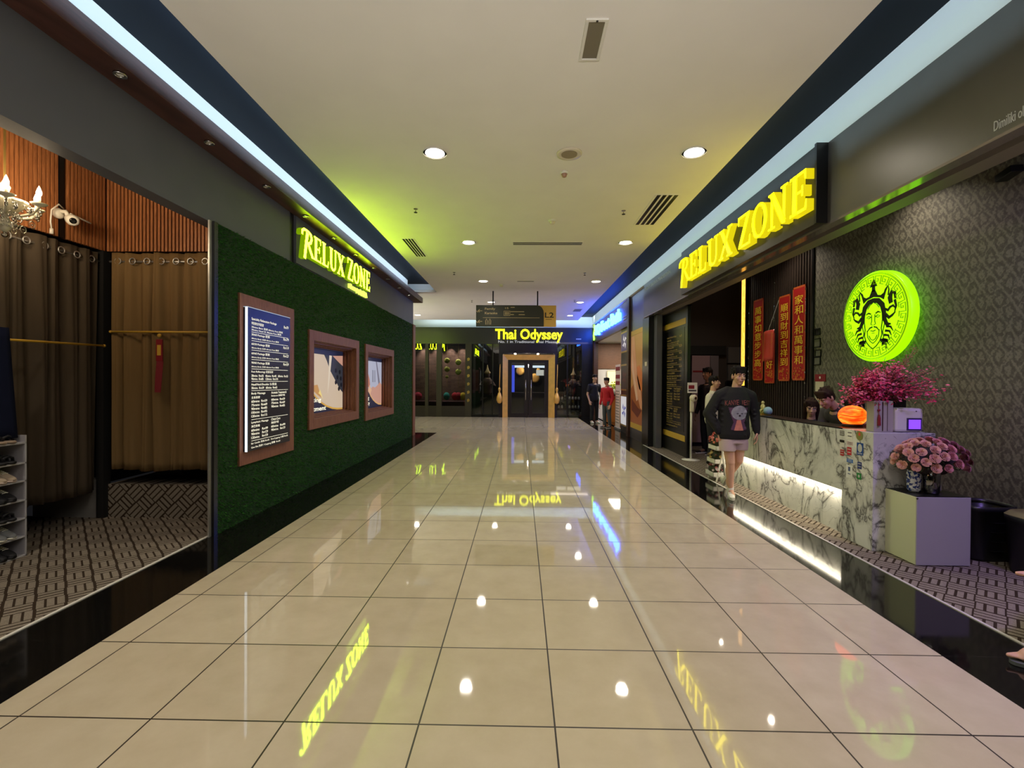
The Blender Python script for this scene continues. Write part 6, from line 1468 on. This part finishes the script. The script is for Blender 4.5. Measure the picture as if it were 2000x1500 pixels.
MB().tube([Vector((.025, -.005, 1.452))+Vector((.078*math.cos(a*PI/12), .066*math.sin(a*PI/12), -.012-.012*math.sin(-a*PI/12))) for a in range(25)], .011, 8).build('collar', mat('collar_rib', S(16, 16, 15), .9), man, True, local=True)
# print on the chest, laid onto the cloth
sm = shirt.data; bv = BVHTree.FromPolygons([v.co+shirt.location for v in sm.vertices], [tuple(p.vertices) for p in sm.polygons])
def conf(p, off=.004):
    h = bv.ray_cast(Vector((p[0], -.6, p[2])), Vector((0, 1, 0)))
    return Vector((p[0], (h[0].y if h[0] else -.14)-off, p[2]))
def cloth_patch(name, fn, x0, x1, z0, z1, n, m_, off=.004):
    b = MB(); idx = {}; V = []; F = []
    for j in range(n+1):
        for i in range(n+1): V.append(conf((x0+(x1-x0)*i/n, 0, z0+(z1-z0)*j/n), off))
    for j in range(n):
        for i in range(n):
            if fn((i+.5)/n, (j+.5)/n): a = j*(n+1)+i; F.append((a, a+1, a+n+2, a+n+1))
    b.add(V, F); return b.build(name, m_, man, True, local=True)
b = MB()
for i, c in enumerate('KANYE WEST'):
    if c != ' ': b.text(c, (-.150+i*.032, 0, 1.215+.012*math.sin(PI*i/9)), R_F, U_, .028, .062, 0, conf=conf)
b.build('chest_lettering', mat('rust_print', S(150, 84, 76), .8), man, local=True)
cloth_patch('purple_print', lambda u, v: abs(u-.5) < .22+.28*abs(v-.35)**.8, -.14, .16, .90, 1.19, 40, mat('plum_print', S(90, 58, 84), .8), .004)
cloth_patch('grey_face_print', lambda u, v: (2*u-1)**2+(2*v-1)**2 < 1, -.085, .115, 1.03, 1.215, 36, mat('grey_print_face', S(150, 152, 156), .8, noise=(25, .2)), .007)
for u0, v0, a_, b_ in ((-.012, 1.112, .014, .005), (.045, 1.112, .014, .005), (.016, 1.085, .013, .011)):
    cloth_patch('dark_print', lambda u, v: (2*u-1)**2+(2*v-1)**2 < 1, u0-a_, u0+a_, v0-b_, v0+b_, 8, MAT['black'], .010)
cloth_patch('orange_print', lambda u, v: abs(u-.5) < .5*(1-.6*v), -.055, .065, .895, 1.03, 24, mat('peach_print', S(206, 130, 110), .8, noise=(20, .15)), .008)
m = MB(); econe(m, [((0, 0, .72), .175, .125), ((0, 0, .82), .165, .115), ((0, 0, .88), .155, .105)])
econe(m, [((-.088, -.03, .62), .098, .105), ((-.085, -.01, .72), .10, .108), ((-.08, 0, .84), .09, .1)]); econe(m, [((.092, .01, .63), .098, .105), ((.088, .0, .72), .10, .108), ((.08, 0, .84), .09, .1)])
fuse(m, 'shorts', mat('pale_grey_shorts', S(188, 168, 164), .85, bump=(40, .3)), man, .009, 2)
m = MB(); capsule(m, (-.026, .012, .21), .041, (-.02, .015, .09), .04); fuse(m, 'sock', MAT['whiteplastic'], man, .008, 2)
m = MB(); capsule(m, (.06, .23, .30), .04, (.055, .28, .19), .038); fuse(m, 'sock', MAT['whiteplastic'], man, .008, 2)
trainer(man, -.03, -.005, .003, -.28); trainer(man, .05, .315, .13, .05, pitch=-.75)
# --- generic standing person
def simple_person(label, loc, rz, H, top, bottom, hairm, shoe, pose='stand', long=0, sleeves='short', group=None, skin=None):
    t = thing('person', label, 'person', (0, 0, 0)); k = H/1.70; skin = skin or MAT['skin']; q = lambda *p: tuple(c*k for c in p)
    lean = {'stand': 0, 'bend': .75, 'sit': .12}[pose]; hz = {'stand': .86, 'bend': .84, 'sit': .50}[pose]
    ux, uy, uz = 0, -math.sin(lean), math.cos(lean); T = lambda x, s_, f=0: (x*k, (uy*s_+uz*0-f*math.cos(lean))*k, (hz+uz*s_-f*math.sin(lean)*1)*k)
    m = MB(); hc = T(0, .74+.0, .03); g, R = head(m, hc, k, (lean*.75+(.25 if pose == 'sit' else 0), 0, 0))
    capsule(m, T(0, .52), .06*k, T(0, .66, .01), .052*k); capsule(m, T(0, .05), .13*k, T(0, .30), .12*k); capsule(m, T(-.07, .45), .10*k, T(.07, .45), .10*k); capsule(m, T(0, .2), .12*k, T(0, .45), .12*k)
    if pose == 'sit': kn = [(-.1, -.42, .50), (.1, -.42, .50)]; an = [(-.1, -.40, .09), (.1, -.40, .09)]
    else: kn = [(-.09, -.02, .47), (.10, .0, .47)]; an = [(-.10, .02, .08), (.12, .03, .08)]
    for i, sx in enumerate((-.085, .085)):
        capsule(m, (sx*k, 0, (hz-.02)*k), .088*k, q(*kn[i]), .055*k); capsule(m, q(*kn[i]), .053*k, q(*an[i]), .033*k); capsule(m, q(*an[i]), .034*k, (an[i][0]*k, (an[i][1]-.10)*k, .04*k), .03*k)
    arms = []
    for i, sx in enumerate((-1, 1)):
        s_ = T(sx*.185, .47)
        if pose == 'stand': e_ = q(sx*.25, .02, hz+.17); w_ = q(sx*.23, -.10, hz-.07)
        elif pose == 'bend': e_ = (s_[0]*1.15, s_[1]-.05*k, s_[2]-.26*k); w_ = (s_[0]*.7, s_[1]-.2*k, s_[2]-.36*k)
        else: e_ = (s_[0]*1.2, s_[1]-.06*k, s_[2]-.25*k); w_ = (s_[0]*.5, s_[1]-.28*k, s_[2]-.24*k)
        capsule(m, s_, .052*k, e_, .040*k); capsule(m, e_, .040*k, w_, .027*k); d = (Vector(w_)-Vector(e_)); hand(m, w_, d, (-sx, -1, 0), (-sx, .5, 0), k, .5); arms.append((s_, e_, w_))
    fuse(m, 'body', skin, t, .0085, 2); face(t, g, R, k); hair_cap(t, g, R, k*1.02, hairm, True, long, seed=int(H*100))
    m = MB(); capsule(m, T(0, .02), .15*k, T(0, .30), .14*k); capsule(m, T(-.08, .44), .115*k, T(.08, .44), .115*k); capsule(m, T(-.06, .1), .12*k, T(.06, .1), .12*k); capsule(m, T(0, .2), .145*k, T(0, .42), .14*k); capsule(m, T(0, .5), .075*k, T(0, .55), .066*k)
    for s_, e_, w_ in arms:
        f = .62 if sleeves == 'short' else 1; ee = Vector(s_).lerp(Vector(e_), f); capsule(m, s_, .068*k, ee, .060*k)
        if sleeves == 'long': capsule(m, e_, .056*k, Vector(e_).lerp(Vector(w_), .9), .038*k)
    fuse(m, 'shirt', top, t, .010, 3)
    m = MB(); capsule(m, (-.05*k, 0, (hz+.02)*k), .125*k, (.05*k, 0, (hz+.02)*k), .125*k)
    for i, sx in enumerate((-.085, .085)): capsule(m, (sx*k, 0, (hz-.02)*k), .10*k, q(*kn[i]), .07*k); capsule(m, q(*kn[i]), .07*k, Vector(q(*kn[i])).lerp(Vector(q(*an[i])), .93), .055*k)
    fuse(m, 'trousers', bottom, t, .011, 3)
    for i in range(2): trainer(t, an[i][0]*k, (an[i][1]-.035)*k, .003, (.1 if i else -.1), shoe, .95*k)
    t.location = loc; t.rotation_euler = (0, 0, rz)
    if group: t['group'] = group
    return t
CL = lambda n_, r, g_, b: mat(n_, S(r, g_, b), .85)
simple_person('person in a white shirt with black hair, half hidden behind the sweatshirt man', (3.52, 8.7, 0), .9, 1.60, CL('white_shirt', 214, 208, 186), CL('black_trousers', 24, 24, 28), MAT['hair'], MAT['black'], 'stand', sleeves='long')
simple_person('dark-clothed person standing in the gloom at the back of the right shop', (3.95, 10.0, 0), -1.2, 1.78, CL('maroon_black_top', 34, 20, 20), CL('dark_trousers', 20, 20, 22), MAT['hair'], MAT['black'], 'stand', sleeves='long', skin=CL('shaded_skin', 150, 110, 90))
simple_person('seated person with long dark hair, only the face showing above the counter', (4.02, 6.60, 0), -.5, 1.62, CL('grey_top', 70, 66, 66), CL('dark_skirt', 28, 26, 30), MAT['hairb'], MAT['black'], 'sit', long=.12)
simple_person('brown-haired person in dark grey bending over behind the counter', (4.12, 5.80, 0), -1.3, 1.66, CL('charcoal_top', 66, 62, 64), CL('dark_trousers', 26, 26, 30), MAT['hairb'], MAT['black'], 'bend', sleeves='long')
simple_person('black-haired person in dark red bending behind the orange globe lamp', (4.13, 5.36, 0), -1.3, 1.56, CL('dark_red_top', 96, 34, 38), CL('dark_trousers', 26, 26, 30), MAT['hair'], MAT['black'], 'bend', sleeves='short')
simple_person('person in a dark navy T-shirt and white shoes standing near the far doors', (2.66, 17.1, 0), .3, 1.72, CL('navy_black_shirt', 26, 26, 36), CL('black_jeans', 20, 20, 24), MAT['hair'], MAT['whiteplastic'], 'stand')
simple_person('person in a red top and grey jeans leaning at the next shop entrance', (2.80, 15.35, 0), -.9, 1.60, CL('red_top', 180, 26, 34), CL('grey_jeans', 74, 80, 84), MAT['hair'], MAT['black'], 'stand', sleeves='long')
# --- seated person mostly outside the right edge: a foot in a slipper and a crossed bare foot show
vt = thing('person', 'seated person at the right edge, only slippered foot and bare foot in view', 'person', (3.50, 2.66, 0))
stl = thing('stool', 'low round stool outside the right edge under the seated person', 'stool', (3.55, 2.66, .003))
MB().lathe([(.18, .38), (.19, .40), (.18, .43)], (3.55, 2.66, .003), 24).build('seat', MAT['wood_dark'], stl, True)
for k in range(4): a = k*PI/2+.78; MB().tube([(3.55+.16*math.cos(a), 2.66+.16*math.sin(a), .003), (3.55+.13*math.cos(a), 2.66+.13*math.sin(a), .385)], .014, 8).build('leg', MAT['wood_dark'], stl)
m = MB(); capsule(m, (.05, 0, .56), .14, (.02, 0, .98), .13); capsule(m, (0, -.14, 1.0), .07, (0, .14, 1.0), .07); capsule(m, (0, 0, 1.0), .06, (-.02, 0, 1.16), .05)
for p, r_ in (((-.02, 0, 1.27), (.095, .075, .115)), ((-.05, 0, 1.21), (.05, .055, .06))): m.ball(p, r_, 16, 12)
capsule(m, (-.115, 0, 1.25), .012, (-.125, 0, 1.235), .014)
kn1 = (-.42, -.10, .49); an1 = (-.66, -.06, .09); capsule(m, (0, -.09, .52), .085, kn1, .055); capsule(m, kn1, .05, an1, .035)
kn2 = (-.36, .10, .70); an2 = (-.47, .10, .46); capsule(m, (0, .09, .54), .085, kn2, .055); capsule(m, kn2, .05, an2, .036)
def bare_foot(m, a, d, up, s=1.0):
    a = Vector(a); d = Vector(d).normalized(); sd = d.cross(Vector(up)).normalized(); u2 = sd.cross(d)
    capsule(m, a, .034, a+d*.10-u2*.035, .03); capsule(m, a-d*.035-u2*.03, .028, a+d*.11-u2*.045, .026)
    for k in range(5):
        L = (.052, .044, .04, .034, .028)[k]; r_ = (.0135, .010, .0095, .009, .0085)[k]; b = a+d*(.115-.008*k)-u2*.05+sd*(.030-.0165*k); capsule(m, b, r_*1.15, b+d*L, r_, 8)
bare_foot(m, an1, (-1, -.12, -.0), (0, 0, 1)); bare_foot(m, an2, (-.75, -.2, .1), (.2, 0, 1))
for s_ in (-1, 1):
    capsule(m, (0, s_*.2, .98), .05, (-.12, s_*.26, .76), .04); capsule(m, (-.12, s_*.26, .76), .04, (-.3, s_*.16, .68), .028); hand(m, (-.3, s_*.16, .68), (-1, -s_*.2, -.1), (0, -s_, .3), (0, 0, -1), 1, .3)
fuse(m, 'body', MAT['skin'], vt, .008, 2)
m = MB(); capsule(m, (.05, 0, .60), .16, (.02, 0, .96), .15); capsule(m, (0, -.15, .99), .09, (0, .15, .99), .09)
for s_ in (-1, 1): capsule(m, (0, s_*.2, .98), .07, (-.07, s_*.235, .86), .065)
fuse(m, 'shirt', CL('plain_grey_shirt', 90, 90, 96), vt, .012, 2)
m = MB(); capsule(m, (0, -.09, .54), .10, (-.26, -.1, .52), .085); capsule(m, (0, .09, .55), .10, (-.24, .1, .64), .085); capsule(m, (.03, -.05, .55), .13, (.03, .05, .55), .13); fuse(m, 'shorts', CL('dark_shorts', 40, 42, 50), vt, .012, 2)
m = MB(); m.ball((.0, 0, 1.31), (.10, .085, .09), 16, 12); m.ball((.04, 0, 1.26), (.07, .08, .09), 16, 12); m.build('hair', MAT['hair'], vt, True, local=True)
m = MB(); fo = [(-.70+.135*math.cos(a*PI/12), -.068+.05*math.sin(a*PI/12)*(1.15 if math.cos(a*PI/12) < 0 else .9)) for a in range(24)]
m.add([(p[0], p[1], .003) for p in fo]+[(p[0], p[1], .022) for p in fo], [tuple(range(23, -1, -1)), tuple(range(24, 48))]+[(i, (i+1) % 24, 24+(i+1) % 24, 24+i) for i in range(24)]); m.build('slipper_sole', mat('grey_slipper', S(90, 94, 92), .7), vt, local=True)
m = MB(); m.tube([(-.70, -.12, .02), (-.71, -.10, .055), (-.715, -.065, .068), (-.71, -.03, .055), (-.70, -.015, .02)], .012, 6); m.build('slipper_strap', MAT['black'], vt, True, local=True)
# violet lamp of the right shop (outside the frame, over the seating)
t = thing('violet_ceiling_lamp', 'round violet lamp on the right shop ceiling beyond the frame', 'lamp', (3.75, 2.3, 3.72))
MB().lathe([(.16, 0), (.18, .03), (.18, .08)], (3.75, 2.3, 3.72), 24).build('housing', MAT['whiteplastic'], t, True)
l = bpy.data.lights.new('violet_light', 'SPOT'); l.energy = 250; l.color = (.42, .26, 1); l.spot_size = 2.3; l.spot_blend = .8; l.shadow_soft_size = .15; lo = bpy.data.objects.new('violet_light', l); COL.objects.link(lo); lo.parent = t; lo.location = (0, 0, -.03); lo.rotation_euler = (.35, .0, 0)
# added fill spots that brighten the right shop interior
for k, (x, y) in enumerate(((3.95, 5.2), (3.95, 7.4), (4.1, 9.6))):
    t = thing('shop_spotlight', ['small recessed spotlight in the right shop ceiling over the counter end', 'small recessed spotlight in the right shop ceiling by the couplets', 'small recessed spotlight at the back of the right shop ceiling'][k], 'spotlight', (x, y, 3.78))
    MB().lathe([(.05, .02), (.055, 0), (.04, 0), (.04, .02)], (x, y, 3.78), 16, None, False).build('trim_ring', MAT['whiteplastic'], t, True)
    l = bpy.data.lights.new('shop_spot_beam', 'SPOT'); l.energy = 42; l.color = (1, .88, .72); l.spot_size = 2.4; l.spot_blend = 1; l.shadow_soft_size = .03
    lo = bpy.data.objects.new('shop_spot_beam', l); COL.objects.link(lo); lo.parent = t; lo.location = (0, 0, -.02)
